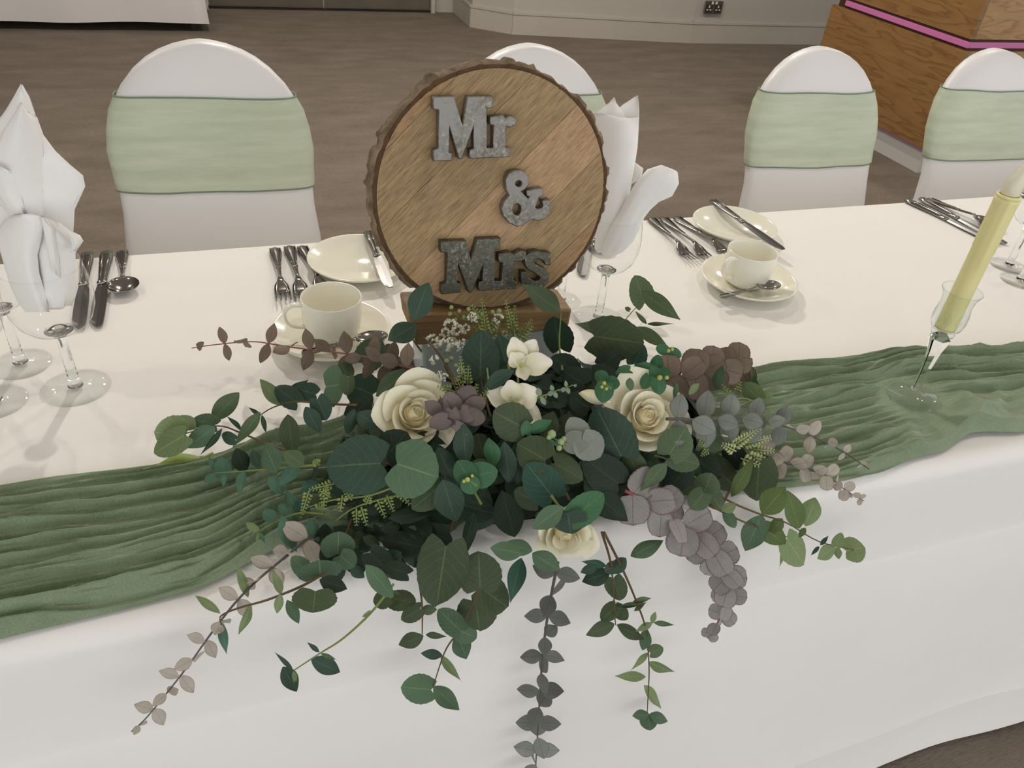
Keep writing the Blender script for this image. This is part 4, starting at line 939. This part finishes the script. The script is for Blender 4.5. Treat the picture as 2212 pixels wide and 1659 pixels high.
branch([(1190, 1070), (1205, 1090), (1228, 1115), (1240, 1130)], [(1237, 1120, 1304, 1066, 64, 'B', 0.066, 5), (1216, 1094, 1152, 1143, 46, 'G', 0.066, -10), (1226, 1108, 1234, 1152, 76, 'D', 0.062, 10), (1150, 1190, 1090, 1172, 34, 'G', 0.04), (1128, 1196, 1060, 1182, 40, 'G', 0.036), (1150, 1195, 1210, 1235, 46, 'G', 0.042)], 'stem_green', lift=0.05)
branch([(1290, 1000), (1270, 970), (1257, 948)], [(1257, 948, 1232, 902, 54, 'M', 0.034, 5), (1256, 949, 1216, 968, 52, 'M', 0.034, -5), (1258, 948, 1298, 988, 70, 'M', 0.036, 0)], 'stem_grey')
branch([(1380, 1010), (1350, 970), (1330, 930)], [(1342, 985, 1288, 880, 104, 'D', 0.022, 0), (1335, 1045, 1262, 988, 84, 'DK', 0.016), (1382, 1046, 1354, 964, 56, 'O', 0.02), (1345, 1060, 1400, 1030, 50, 'DK', 0.014)])
branch([(1550, 1070), (1500, 1030), (1440, 992), (1380, 978)], [(1446, 982, 1482, 924, 76, 'G2', 0.04, 0), (1450, 986, 1512, 1004, 54, 'G2', 0.032), (1440, 1000, 1384, 1064, 34, 'G2', 0.036), (1482, 1010, 1440, 1066, 54, 'DK', 0.02), (1520, 1066, 1538, 1022, 58, 'G2', 0.036), (1520, 1066, 1492, 1100, 48, 'G2', 0.036), (1530, 1060, 1560, 1100, 40, 'G2', 0.026), (1500, 990, 1560, 1030, 60, 'DK', 0.012), (1540, 1000, 1590, 1060, 60, 'O', 0.012)], 'stem_green')
branch([(1560, 1090), (1590, 1040), (1628, 1030)], [(1640, 998, 1634, 1082, 84, 'O', 0.022, 0), (1580, 1074, 1630, 984, 30, 'L2', 0.034), (1512, 950, 1600, 930, 66, 'O', 0.016), (1600, 1000, 1560, 960, 50, 'DK', 0.012)])
# back of the mound, against the sign
branch([(935, 790), (900, 745), (880, 710), (895, 690)], [(893, 692, 926, 610, 54, 'D', 0.03, 10), (900, 700, 838, 738, 50, 'D', 0.03), (880, 800, 812, 857, 46, 'G2', 0.02), (786, 784, 828, 735, 66, 'G', 0.03, 5), (805, 852, 748, 828, 78, 'D', 0.014), (820, 920, 764, 890, 44, 'D', 0.018), (750, 938, 766, 884, 26, 'D', 0.016), (846, 845, 880, 790, 50, 'DK', 0.012), (760, 900, 800, 860, 50, 'DK', 0.008)], 'stem_green')
branch([(1060, 900), (1045, 850), (1037, 810)], [(1037, 812, 1040, 712, 84, 'D', 0.03, 0), (1098, 806, 1078, 722, 56, 'D', 0.024, 20), (1110, 800, 1038, 846, 34, 'D', 0.036)])
branch([(1215, 800), (1208, 740), (1212, 672)], [(1211, 674, 1126, 611, 44, 'O', 0.03, 15), (1210, 752, 1196, 684, 66, 'D', 0.012), (1240, 800, 1190, 770, 50, 'DK', 0.006), (1262, 830, 1215, 800, 56, 'DK', 0.006), (1270, 880, 1230, 850, 50, 'DK', 0.004)], 'stem_green')
branch([(1320, 760), (1345, 700), (1388, 648)], [(1392, 655, 1373, 595, 52, 'G2', 0.03, 20), (1385, 628, 1469, 692, 40, 'G2', 0.034, 15), (1322, 714, 1242, 700, 30, 'G2', 0.02), (1283, 726, 1390, 742, 98, 'O', 0.024, 5), (1374, 706, 1448, 754, 28, 'G2', 0.016), (1370, 786, 1388, 742, 46, 'T', 0.014), (1300, 790, 1340, 760, 50, 'DK', 0.008), (1397, 700, 1372, 671, 11, 'O', 0.03), (1398, 700, 1456, 697, 9, 'O', 0.03), (1360, 670, 1350, 664, 10, 'G2', 0.03), (1330, 830, 1280, 790, 50, 'DK', 0.006)], 'stem_green')
branch([(1300, 830), (1360, 818), (1430, 815), (1480, 835), (1510, 845)], [(1440, 757, 1417, 750, 24, 'B', 0.034), (1446, 760, 1472, 770, 26, 'B', 0.034), (1405, 802, 1371, 790, 32, 'B', 0.03), (1415, 802, 1423, 766, 30, 'B', 0.032), (1402, 812, 1388, 840, 28, 'B', 0.032), (1421, 818, 1407, 790, 28, 'B', 0.04), (1420, 818, 1426, 852, 34, 'B', 0.042), (1426, 806, 1450, 806, 26, 'B', 0.032), (1308, 822, 1284, 806, 32, 'B', 0.03), (1308, 830, 1300, 870, 42, 'B', 0.034), (1310, 826, 1340, 830, 32, 'B', 0.032), (1360, 816, 1362, 845, 18, 'G', 0.034), (1463, 828, 1455, 864, 13, 'G', 0.04), (1488, 852, 1510, 828, 16, 'LG', 0.036), (1545, 842, 1560, 788, 28, 'G', 0.03), (1360, 800, 1330, 810, 30, 'B', 0.026), (1468, 800, 1440, 780, 24, 'B', 0.026)], 'stem_green')
branch([(1560, 900), (1610, 870), (1640, 862)], [(1640, 862, 1604, 830, 40, 'LG', 0.02), (1640, 860, 1622, 800, 18, 'G', 0.02), (1640, 870, 1668, 845, 30, 'LG', 0.012)], 'stem_green')
branch([(1200, 990), (1170, 960), (1140, 936)], [(1140, 936, 1192, 906, 28, 'B', 0.03), (1136, 938, 1138, 908, 24, 'B', 0.03), (1196, 962, 1170, 950, 22, 'T2', 0.028), (1200, 965, 1215, 945, 16, 'T2', 0.028)], 'stem_green')
# purple cluster beside the rose
branch([(1010, 960), (1000, 920), (990, 890)], [(1000, 882, 1016, 830, 54, 'P', None, 0), (990, 892, 963, 846, 44, 'P'), (956, 896, 917, 870, 32, 'P'), (966, 905, 928, 922, 40, 'P'), (976, 886, 982, 928, 34, 'P'), (996, 886, 1024, 908, 40, 'P'), (1006, 896, 1048, 908, 40, 'P'), (1010, 882, 1048, 862, 40, 'P'), (985, 918, 1012, 938, 26, 'P'), (960, 890, 950, 860, 30, 'P')], 'stem_pink')
branch([(890, 830), (860, 800), (845, 785)], [(846, 792, 818, 832, 34, 'M2'), (846, 772, 834, 742, 32, 'M2'), (900, 800, 912, 828, 44, 'M2'), (880, 790, 915, 790, 30, 'M2')], 'stem_grey')
rnd2 = random.Random(11)
lv = []
for k in range(34):
    x = rnd2.uniform(690, 930); y = rnd2.uniform(1090, 1235); a = rnd2.uniform(0.3, 2.9); L = rnd2.uniform(42, 72); lv.append((x, y, x + L * math.cos(a), min(1262, y + L * math.sin(a) * 0.8), L * rnd2.uniform(0.5, 0.85), rnd2.choice(['DK', 'DK', 'DK', 'D', 'O']), rnd2.uniform(0.0, 0.014)))
for k in range(16):
    x = rnd2.uniform(1350, 1520); y = rnd2.uniform(990, 1060); a = rnd2.uniform(0, 6.28); L = rnd2.uniform(42, 66); lv.append((x, y, x + L * math.cos(a), y + L * math.sin(a) * 0.8, L * rnd2.uniform(0.5, 0.85), rnd2.choice(['DK', 'D', 'O']), rnd2.uniform(0.0, 0.010)))
branch([(930, 1080), (860, 1130), (800, 1190)], lv)
# ---------------- side twigs with single leaves
twig('eucalyptus_twig', [(640, 980), (580, 960), (520, 935), (470, 920), (398, 937)], [(400, 937, 333, 934, 78, 'LG'), (398, 941, 328, 978, 58, 'LG'), (405, 930, 380, 897, 52, 'LG'), (465, 918, 414, 903, 42, 'G'), (465, 922, 401, 968, 44, 'G'), (458, 908, 517, 849, 40, 'G2'), (522, 930, 491, 899, 11, 'D'), (480, 925, 431, 986, 13, 'D'), (508, 950, 477, 940, 28, 'D'), (562, 890, 506, 968, 28, 'G2'), (562, 897, 534, 879, 9, 'D'), (566, 896, 574, 938, 11, 'D'), (598, 1022, 570, 957, 48, 'G'), (656, 1005, 612, 974, 38, 'G2')], lift=0.02, lift1=0.045)
twig('eucalyptus_twig', [(770, 875), (700, 872), (640, 868), (590, 880), (550, 905)], [(608, 876, 561, 819, 32, 'LG'), (642, 870, 595, 836, 48, 'D'), (622, 852, 666, 821, 22, 'D'), (682, 852, 644, 840, 44, 'D'), (686, 862, 706, 908, 46, 'D'), (660, 878, 691, 934, 36, 'D'), (704, 835, 746, 830, 90, 'G'), (750, 813, 735, 784, 42, 'O'), (752, 815, 750, 855, 34, 'O'), (622, 895, 632, 988, 42, 'O'), (694, 905, 692, 945, 7, 'D')], lift=0.024, lift1=0.036)
twig('eucalyptus_twig', [(680, 1005), (600, 1012), (530, 1018), (460, 1022)], [(485, 1026, 478, 987, 34, 'T2'), (465, 1020, 442, 1047, 18, 'T2'), (462, 1016, 451, 984, 11, 'T2'), (528, 1016, 515, 1070, 22, 'T2'), (530, 1020, 510, 968, 38, 'DK'), (580, 1030, 612, 1067, 28, 'T2'), (652, 995, 598, 1056, 30, 'T2'), (485, 1026, 482, 1050, 11, 'T2'), (560, 1010, 545, 970, 26, 'D')], 'stem_green', lift=0.016, lift1=0.022)
twig('pale_leaf', [(460, 978), (445, 985), (436, 988)], [(437, 988, 299, 1006, 20, 'Y')], 'bud', lift=0.02)
twig('eucalyptus_twig', [(700, 1110), (650, 1108), (600, 1125), (560, 1148)], [(640, 1105, 616, 1053, 24, 'T2'), (655, 1052, 690, 1050, 30, 'T'), (590, 1120, 568, 1103, 28, 'T2'), (560, 1148, 531, 1129, 17, 'LG'), (606, 1116, 642, 1192, 38, 'T2'), (690, 1170, 664, 1118, 26, 'T2'), (630, 1110, 600, 1090, 26, 'T2'), (560, 1150, 552, 1172, 8, 'LG'), (560, 1150, 574, 1175, 8, 'T2'), (660, 1110, 640, 1080, 30, 'T'), (640, 1150, 612, 1150, 24, 'D')], 'stem_green', lift=0.022)
twig('eucalyptus_twig', [(720, 1225), (660, 1262), (580, 1295), (520, 1312), (478, 1330), (478, 1350)], [(608, 1285, 588, 1227, 18, 'LG'), (606, 1283, 598, 1326, 20, 'LG'), (536, 1290, 514, 1221, 21, 'LG'), (476, 1326, 421, 1279, 18, 'LG'), (540, 1305, 520, 1371, 18, 'LG'), (478, 1345, 489, 1413, 21, 'T2')], lift=0.024, lift1=0.03)
twig('eucalyptus_twig', [(850, 1262), (800, 1325), (740, 1380), (690, 1412), (635, 1448)], [(672, 1424, 734, 1452, 38, 'D'), (690, 1409, 663, 1387, 10, 'D'), (692, 1411, 728, 1424, 7, 'G2'), (633, 1447, 594, 1409, 10, 'D'), (611, 1440, 641, 1494, 36, 'D'), (634, 1449, 638, 1482, 11, 'LG'), (800, 1318, 783, 1335, 8, 'LG')], 'stem_green', lift=0.026, lift1=0.03)
twig('eucalyptus_twig', [(905, 1250), (912, 1310), (912, 1370)], [(908, 1315, 864, 1342, 38, 'O'), (910, 1316, 944, 1318, 22, 'O'), (915, 1373, 860, 1396, 34, 'O'), (920, 1371, 962, 1376, 16, 'O')], 'stem_brown', lift=0.026)
twig('eucalyptus_twig', [(1040, 1260), (1015, 1320), (985, 1370), (960, 1410), (935, 1485)], [(994, 1362, 947, 1316, 50, 'G'), (992, 1362, 1030, 1378, 48, 'G'), (986, 1368, 1012, 1422, 42, 'G'), (956, 1416, 909, 1411, 22, 'D'), (950, 1413, 998, 1473, 16, 'LG'), (931, 1490, 866, 1484, 62, 'G'), (936, 1482, 993, 1534, 40, 'G')], lift=0.03)
twig('eucalyptus_twig', [(1300, 1150), (1318, 1210), (1325, 1270), (1328, 1330), (1330, 1350)], [(1318, 1235, 1258, 1257, 40, 'D'), (1290, 1222, 1254, 1238, 22, 'D'), (1310, 1222, 1260, 1212, 18, 'T'), (1325, 1250, 1340, 1302, 48, 'O'), (1330, 1310, 1298, 1340, 36, 'O'), (1330, 1312, 1356, 1338, 32, 'O'), (1328, 1348, 1265, 1372, 32, 'O'), (1332, 1350, 1392, 1380, 30, 'O'), (1305, 1235, 1340, 1215, 26, 'D')], lift=0.028)
twig('eucalyptus_twig', [(1305, 1150), (1345, 1230), (1375, 1300), (1395, 1360), (1402, 1440), (1400, 1500), (1398, 1540)], [(1362, 1202, 1433, 1166, 36, 'G'), (1352, 1205, 1320, 1240, 30, 'D'), (1365, 1302, 1409, 1290, 12, 'G2'), (1340, 1310, 1394, 1302, 12, 'O'), (1370, 1320, 1395, 1300, 10, 'O'), (1410, 1345, 1372, 1366, 14, 'LG'), (1412, 1345, 1457, 1350, 12, 'G2'), (1408, 1347, 1416, 1322, 12, 'LG'), (1398, 1360, 1388, 1405, 26, 'G'), (1405, 1410, 1433, 1400, 28, 'G2'), (1400, 1410, 1366, 1450, 14, 'LG'), (1400, 1430, 1460, 1456, 22, 'LG'), (1395, 1462, 1329, 1460, 22, 'LG'), (1392, 1480, 1427, 1530, 24, 'LG'), (1402, 1542, 1366, 1546, 22, 'G'), (1402, 1544, 1444, 1556, 24, 'G'), (1400, 1545, 1405, 1578, 40, 'G')], lift=0.03)
twig('eucalyptus_twig', [(1520, 1050), (1580, 1085), (1640, 1110), (1700, 1130), (1770, 1170), (1855, 1190)], [(1646, 1110, 1697, 1052, 54, 'L2'), (1726, 1142, 1704, 1062, 42, 'L2'), (1740, 1136, 1762, 1076, 44, 'LG'), (1700, 1165, 1738, 1220, 62, 'LG'), (1806, 1180, 1817, 1150, 24, 'LG'), (1806, 1181, 1766, 1207, 32, 'LG'), (1808, 1182, 1812, 1208, 16, 'LG'), (1828, 1190, 1869, 1180, 56, 'LG'), (1770, 1180, 1751, 1200, 9, 'D'), (1772, 1178, 1790, 1157, 10, 'D'), (1740, 1140, 1725, 1160, 14, 'L2')], lift=0.026, lift1=0.034)
twig('eucalyptus_twig', [(1530, 1090), (1590, 1120), (1640, 1140), (1700, 1160)], [(1646, 1112, 1610, 1192, 54, 'G'), (1650, 1140, 1694, 1174, 46, 'L2'), (1690, 1120, 1665, 1150, 28, 'L2'), (1700, 1168, 1684, 1232, 12, 'LG'), (1560, 1105, 1590, 1088, 24, 'LG'), (1570, 1110, 1588, 1140, 26, 'G')], lift=0.022)
# ---------------- whole sprays
fan([(900, 800), (820, 778), (747, 764), (651, 753), (593, 744), (542, 738), (461, 745), (414, 752)], 0.03, 0.05, 14, 54, 44, 0.56, 'BR', 'stem_pink', 0.0013, ang=84, skip=0.04)
fan([(1400, 830), (1470, 812), (1540, 798), (1600, 788)], 0.02, 0.03, 9, 58, 50, 0.98, 'BR', 'stem_grey', 0.0014, ang=72, frontal=0.7, tip=0, skip=0.1)
fan([(1440, 905), (1520, 907), (1600, 903), (1690, 920), (1760, 945), (1820, 975), (1878, 1014)], 0.045, 0.03, 14, 68, 26, 0.72, 'GS', 'stem_grey', 0.0017, key2='TP', ang=84, skip=0.02)
fan([(1630, 975), (1680, 995), (1740, 1012), (1790, 1030), (1825, 1058), (1866, 1082)], 0.02, 0.02, 11, 50, 16, 0.85, 'TP', 'stem_grey', 0.0012, ang=75)
fan([(1350, 1060), (1410, 1090), (1470, 1130), (1530, 1180), (1568, 1240), (1574, 1295), (1556, 1335), (1528, 1378)], 0.024, 0.03, 17, 72, 28, 1.0, 'GP', 'stem_pink', 0.0017, ang=72, frontal=0.75)
fan([(1205, 1215), (1190, 1290), (1176, 1380), (1168, 1470), (1163, 1560), (1158, 1640), (1155, 1720)], 0.03, 0.03, 14, 58, 50, 0.66, 'DG', 'stem_grey', 0.0016, key2='GS', ang=86, frontal=0.5, tip=0)
fan([(680, 1150), (620, 1200), (560, 1250), (510, 1300), (455, 1370), (405, 1440), (350, 1510), (312, 1555), (284, 1580)], 0.018, 0.03, 12, 60, 36, 0.62, 'TP', 'stem_grey', 0.0013, ang=66, tip=2)
fan([(1160, 860), (1200, 845), (1245, 830)], 0.03, 0.034, 6, 20, 14, 0.6, 'PG', 'stem_green', 0.0008, ang=75)

# ---------------- roses: petals wound round a core
def rose(px, py, rpx, axis_px, lift, name='rose', npet=17, openness=1.06, seed=0, squash=1.0):
    """axis_px: where the flower's face points, as a screen offset from facing the viewer"""
    rn = random.Random(seed); c = surf(px, py, lift); s = depth_of(c) / F; Rr = rpx * s
    view = -ray(px, py).normalized(); ax = (view + CR * axis_px[0] - CU * axis_px[1]).normalized(); X = ax.orthogonal().normalized(); Y = ax.cross(X); hh = Rr * 1.05
    o0 = c - ax * hh * 0.75
    def W_(p): return o0 + X * p[0] + Y * p[1] + ax * p[2]
    vs, fs = lathe_data([(0.0004, 0.0), (Rr * 0.28, Rr * 0.08), (Rr * 0.34, Rr * 0.3), (Rr * 0.15, hh * 0.7), (0.0004, hh * 0.75)], 14)
    core = part_of(mk(name, [W_(v) for v in vs], fs, 'rose_petal', uv=[(0.5, 0.2)] * len(vs)))
    for i in range(npet):
        q = i / (npet - 1); ph = i * 2.3999 + rn.uniform(-0.2, 0.2)
        r_top = Rr * (0.05 + 0.84 * q ** 1.25 * openness) * rn.uniform(0.94, 1.06); r_bot = Rr * (0.03 + 0.27 * q); sp = (1.9 - 1.05 * q) * rn.uniform(0.9, 1.1); top = hh * (1.0 - 0.40 * q ** 1.5) * rn.uniform(0.95, 1.04); curl = Rr * (0.015 + 0.15 * q) * rn.uniform(0.6, 1.4)
        nu, nv = 14, 10; vs, fs, uv = [], [], []; wob = rn.uniform(0, 6); pk = rn.uniform(0.02, 0.10); skew = rn.uniform(-0.25, 0.25)
        for a in range(nv + 1):
            v = a / nv
            for b in range(nu + 1):
                u = 2 * b / nu - 1; us = abs(u - skew) / (1 + abs(skew))
                vv = v * (1 - 0.34 * us ** 2.2 + pk * max(0, 1 - us * 3) * q); belly = math.sin(math.pi * min(1, vv * 0.9)) * Rr * 0.13 * (0.35 + q)
                rr = r_bot + (r_top - r_bot) * max(0, vv) ** 1.5 + belly + curl * max(0, vv - 0.70) ** 1.5 * 5.5 + 0.03 * Rr * math.sin(2.6 * u + wob) * vv * q
                rr *= 1 + (0.07 + 0.05 * q) * u * (1 if i % 2 else -1)
                z = top * vv * (1 - 0.06 * q) - curl * max(0, vv - 0.8) ** 1.4 * 5 + 0.02 * Rr * math.sin(3.4 * u + wob * 2) * vv
                t = ph + u * sp * (0.66 + 0.34 * vv)
                vs.append(W_((rr * math.cos(t), rr * math.sin(t) * squash, z))); uv.append(((u + 1) / 2, v))
        for a in range(nv):
            for b in range(nu): k = a * (nu + 1) + b; fs.append((k, k + 1, k + nu + 2, k + nu + 1))
        p = mk('petal', vs, fs, 'rose_petal', core, uv=uv)
    return core
r1 = rose(900, 890, 92, (0.18, -0.22), 0.016, seed=1); r1['label'] = 'open ivory rose beside the purple leaves'
r2 = rose(1402, 897, 92, (0.22, -0.18), 0.026, seed=2); r2['label'] = 'open ivory rose under the bright green sprig'
r3 = rose(1222, 1163, 74, (0.05, 0.55), 0.026, seed=3, npet=15); r3['label'] = 'ivory rose hanging over the table edge'
def broad_petals(name, px, py, petals, lift, label):
    """silk blossom: broad petals given by screen direction, length and width"""
    c = surf(px, py, lift); s = depth_of(c) / F; view = -ray(px, py).normalized()
    bm = bmesh.new(); bmesh.ops.create_icosphere(bm, subdivisions=2, radius=5 * s)
    for v in bm.verts: v.co = v.co + c
    core = part_of(frombm(name, bm, 'bud', smooth=True)); core['label'] = label
    for i, (dx, dy, w, tilt) in enumerate(petals):
        L = math.hypot(dx, dy) * s; Y = (CR * dx - CU * dy).normalized(); Y = (Y + view * tilt).normalized(); X = Y.cross(view).normalized(); Z = X.cross(Y); nu, nv = 8, 9; vs, fs, uv = [], [], []
        for a in range(nv + 1):
            v = a / nv; hw = w * s * 0.5 * (math.sin(math.pi * min(1, 0.08 + v * 0.80)) ** 0.8)
            for b in range(nu + 1):
                u = 2 * b / nu - 1; y = v * (1 - 0.12 * u * u * v); z = 0.10 * L * (u * u) + 0.16 * L * v * v * (1 if i % 2 else -0.6) + 0.025 * L * math.sin(5 * u + i)
                vs.append(c + X * (u * hw) + Y * (y * L) + Z * z); uv.append(((u + 1) / 2, v))
        for a in range(nv):
            for b in range(nu): k = a * (nu + 1) + b; fs.append((k, k + 1, k + nu + 2, k + nu + 1))
        mk('petal', vs, fs, 'silk_petal', core, uv=uv)
broad_petals('silk_blossom', 1126, 790, [(-18, -62, 46, 0.2), (30, -56, 44, -0.1), (68, -8, 52, 0.25), (12, 38, 34, 0.5), (-24, -30, 40, 0.5)], 0.03, 'cream four-petalled silk blossom below the sign')
broad_petals('silk_blossom', 1110, 868, [(-58, -20, 50, 0.15), (-10, -52, 50, 0.3), (52, -26, 60, 0.2), (58, 42, 46, -0.1), (-40, 48, 44, 0.0), (14, 20, 50, 0.7)], 0.022, 'cream silk blossom half hidden by round leaves')
# white rose petals peeping out between the leaves
o_, _ = stem('stray_petal', [(1310, 880), (1290, 862), (1256, 846)], 0.0015, 'rose_petal', 0.012)
px_c = surf(1285, 860, 0.02); sc_ = depth_of(px_c) / F; vs, fs, uv = [], [], []
for a in range(9):
    v = a / 8
    for b in range(7):
        u = b / 3 - 1; w = 17 * math.sin(math.pi * min(1, v * 0.93 + 0.05)) ** 0.8; vs.append(at_depth(1255 + 58 * v - 6 * u, 846 + 24 * v + u * w * 0.8, depth_of(px_c) + 0.004 * u * u)); uv.append(((u + 1) / 2, v))
for a in range(8):
    for b in range(6): k = a * 7 + b; fs.append((k, k + 1, k + 8, k + 7))
mk('petal', vs, fs, 'rose_petal', o_, uv=uv)

# ---------------- ferns: fronds of little leaflets
def fern(pts, fronds, lift, smat='fern', name='fern_spray', leaflet=12):
    o, P = stem(name, pts, 0.0011, smat, lift)
    for (bx_, by_, tx, ty) in fronds:
        dep = depth_of(surf((bx_ + tx) / 2, (by_ + ty) / 2, lift + 0.004)); s = dep / F; a = at_depth(bx_, by_, dep); b = at_depth(tx, ty, dep - 0.004); d = b - a; L = d.length; d.normalize()
        view = (CAM - a).normalized(); side = d.cross(view).normalized(); parts = [tube_data([a, a + d * L * 0.5, b], [0.0009, 0.0007, 0.0003], 5)]; n = max(4, int(L / (s * 7.0)))
        for k in range(n):
            q = (k + 0.7) / n; base = a + d * (L * q); ll = leaflet * s * (1.25 - 0.85 * q)
            for sg_ in (-1, 1):
                t = (side * sg_ * 0.9 + d * 0.5 + view * 0.15).normalized(); wv = t.cross(view).normalized() * ll * 0.26; tp = base + t * ll; mid = base + t * ll * 0.6; th = view * ll * 0.10
                vs = [base, mid + wv, tp, mid - wv, mid + th, mid - th]; parts.append((vs, [(0, 1, 4), (1, 2, 4), (2, 3, 4), (3, 0, 4), (1, 0, 5), (2, 1, 5), (3, 2, 5), (0, 3, 5)]))
        v, f = merge(parts); mk('frond', v, f, smat, o)
    return o
fern([(880, 1040), (800, 1070), (720, 1080), (650, 1100)], [(700, 1078, 706, 1045), (690, 1085, 690, 1100), (722, 1045, 668, 1058), (668, 1060, 650, 1118), (700, 1060, 700, 1100), (740, 1070, 735, 1105), (715, 1075, 690, 1060)], 0.024)
fern([(860, 1070), (800, 1085), (760, 1100), (725, 1125)], [(770, 1098, 770, 1135), (790, 1090, 800, 1070), (815, 1080, 832, 1118), (780, 1095, 792, 1135), (835, 1070, 850, 1105), (860, 1060, 885, 1090), (760, 1080, 745, 1060), (870, 1050, 890, 1075), (690, 1005, 678, 995)], 0.022)
fern([(1060, 860), (1050, 780), (1040, 720), (1030, 690)], [(1050, 720, 1040, 646), (1040, 690, 1018, 660), (1060, 710, 1082, 690), (1055, 740, 1020, 700), (1060, 730, 1075, 700)], 0.022)
fern([(1120, 840), (1115, 760), (1110, 700)], [(1108, 715, 1092, 648), (1108, 720, 1112, 660), (1115, 740, 1148, 690), (1125, 745, 1150, 705), (1110, 740, 1095, 700), (1000, 830, 995, 770), (1010, 835, 1012, 790)], 0.02)
fern([(1010, 900), (985, 870), (960, 840)], [(980, 845, 945, 835), (990, 860, 950, 860), (1000, 850, 985, 815), (1020, 865, 1030, 830), (1035, 870, 1055, 840), (1000, 870, 960, 872)], 0.018)
fern([(1560, 940), (1600, 950), (1640, 960)], [(1580, 965, 1640, 925), (1600, 960, 1665, 945), (1620, 970, 1672, 975), (1610, 985, 1678, 1002), (1590, 975, 1560, 960), (1600, 990, 1640, 1005)], 0.032, 'fern_pale', leaflet=15)
fern([(1560, 880), (1600, 860), (1640, 870)], [(1580, 860, 1560, 830), (1590, 850, 1600, 825), (1545, 870, 1535, 855), (1620, 880, 1650, 868), (1620, 885, 1640, 895), (1520, 950, 1510, 965), (1530, 970, 1515, 985)], 0.022, leaflet=10)
# ---------------- white filler blossom
def blossom_sprig(pts, heads, lift, smat='stem_brown'):
    o, P = stem('blossom_sprig', pts, 0.0016, smat, lift)
    for (x, y, r) in heads:
        c = surf(x, y, lift + 0.010); s = depth_of(c) / F; parts = []; r *= 1.25; rn = random.Random(int(x * 3 + y))
        for k in range(int(5 + r * 0.7)):
            d = Vector((rn.gauss(0, 1), rn.gauss(0, 1), rn.gauss(0, 1) + 0.4)).normalized(); p = c + d * (r * 0.6 * s); rr = r * s * 0.44
            for m_ in range(3):
                e = Vector((rn.gauss(0, 1), rn.gauss(0, 1), rn.gauss(0, 1))).normalized(); q = (d + e * 0.9).normalized(); sd = q.orthogonal().normalized() * rr * 0.6; th = q.cross(sd).normalized() * rr * 0.2
                tp = p + q * rr * 1.5; mid = p + q * rr * 0.8; parts.append(([p, mid + sd, tp, mid - sd, mid + th, mid - th], [(0, 1, 4), (1, 2, 4), (2, 3, 4), (3, 0, 4), (1, 0, 5), (2, 1, 5), (3, 2, 5), (0, 3, 5)]))
        v, f = merge(parts); mk('white_floret', v, f, 'floret', o)
    return o
blossom_sprig([(985, 830), (965, 790), (940, 755), (905, 720)], [(972, 702, 11), (985, 712, 11), (990, 715, 10), (962, 718, 8), (935, 738, 12), (952, 732, 9), (966, 744, 13), (976, 738, 9), (985, 750, 8), (998, 742, 8), (1020, 684, 9), (1026, 688, 7), (1004, 710, 9)], 0.02)
blossom_sprig([(1100, 800), (1090, 740), (1078, 700)], [(1076, 690, 10), (1070, 706, 7), (1066, 716, 6), (1090, 720, 5)], 0.016, 'stem_green')
blossom_sprig([(1000, 880), (980, 830), (960, 790)], [(940, 778, 9), (952, 808, 6), (995, 800, 6), (960, 815, 7), (935, 812, 5)], 0.014)
def berries(pts, dots, lift, material):
    o, P = stem('bud_sprig', pts, 0.001, 'stem_green', lift)
    for (x, y, r) in dots:
        c = surf(x, y, lift + 0.004); s = depth_of(c) / F; v, f = lathe_data([(0.02, -1), (0.6, -0.75), (1, -0.1), (0.85, 0.5), (0.4, 0.95), (0.02, 1.2)], 8)
        mk('bud', [c + Vector(p) * (r * s) for p in v], f, material, o)
berries([(980, 830), (968, 790), (960, 760)], [(950, 752, 5), (970, 760, 5), (965, 780, 6), (975, 775, 6), (985, 790, 5)], 0.016, 'berry')
berries([(1060, 700), (1040, 690), (1000, 690), (980, 675)], [(972, 678, 5), (992, 672, 5), (984, 690, 5), (1012, 668, 5), (1002, 685, 5), (1064, 674, 5), (1078, 672, 6), (975, 664, 5)], 0.02, 'fern')
berries([(1225, 960), (1210, 955), (1195, 945)], [(1192, 938, 10), (1212, 955, 8), (1186, 945, 6), (1208, 968, 7), (1218, 948, 6)], 0.034, 'berry')
berries([(1030, 1050), (1015, 1038)], [(1010, 1036, 6), (1020, 1028, 4), (1002, 1040, 4)], 0.046, 'bud')
berries([(1320, 840), (1308, 830)], [(1305, 828, 5), (1310, 840, 4), (1300, 836, 4), (1425, 816, 6), (1440, 816, 5), (1452, 755, 4), (1444, 758, 4), (1245, 1128, 4), (1236, 1132, 4)], 0.046, 'bud')

# the 300 leaves that show largest stay single; the small rest becomes one part
allv = sorted([o for o in COL.objects if o.name.split('.')[0] == 'leaf' and o.data.name.startswith('leaf_')], key=lambda o: -(o.matrix_basis.to_scale().x * o.matrix_basis.to_scale().y))
rest = allv[300:]
if rest:
    vs, fs, uv, mi, mats = [], [], [], [], []
    for o in rest:
        me = o.data; m_ = me.materials[0]; off = len(vs)
        if m_ not in mats: mats.append(m_)
        k = mats.index(m_); vs += [o.matrix_basis @ v.co for v in me.vertices]; u = [None] * len(me.vertices)
        for lp in me.loops: u[lp.vertex_index] = tuple(me.uv_layers[0].data[lp.index].uv)
        uv += u; fs += [tuple(i + off for i in p.vertices) for p in me.polygons]; mi += [k] * len(me.polygons)
    so = part_of(mk('small_leaves', vs, fs, None, uv=uv)); so['kind'] = 'stuff'
    for m_ in mats: so.data.materials.append(m_)
    so.data.polygons.foreach_set('material_index', mi)
    for o in rest: bpy.data.objects.remove(o)
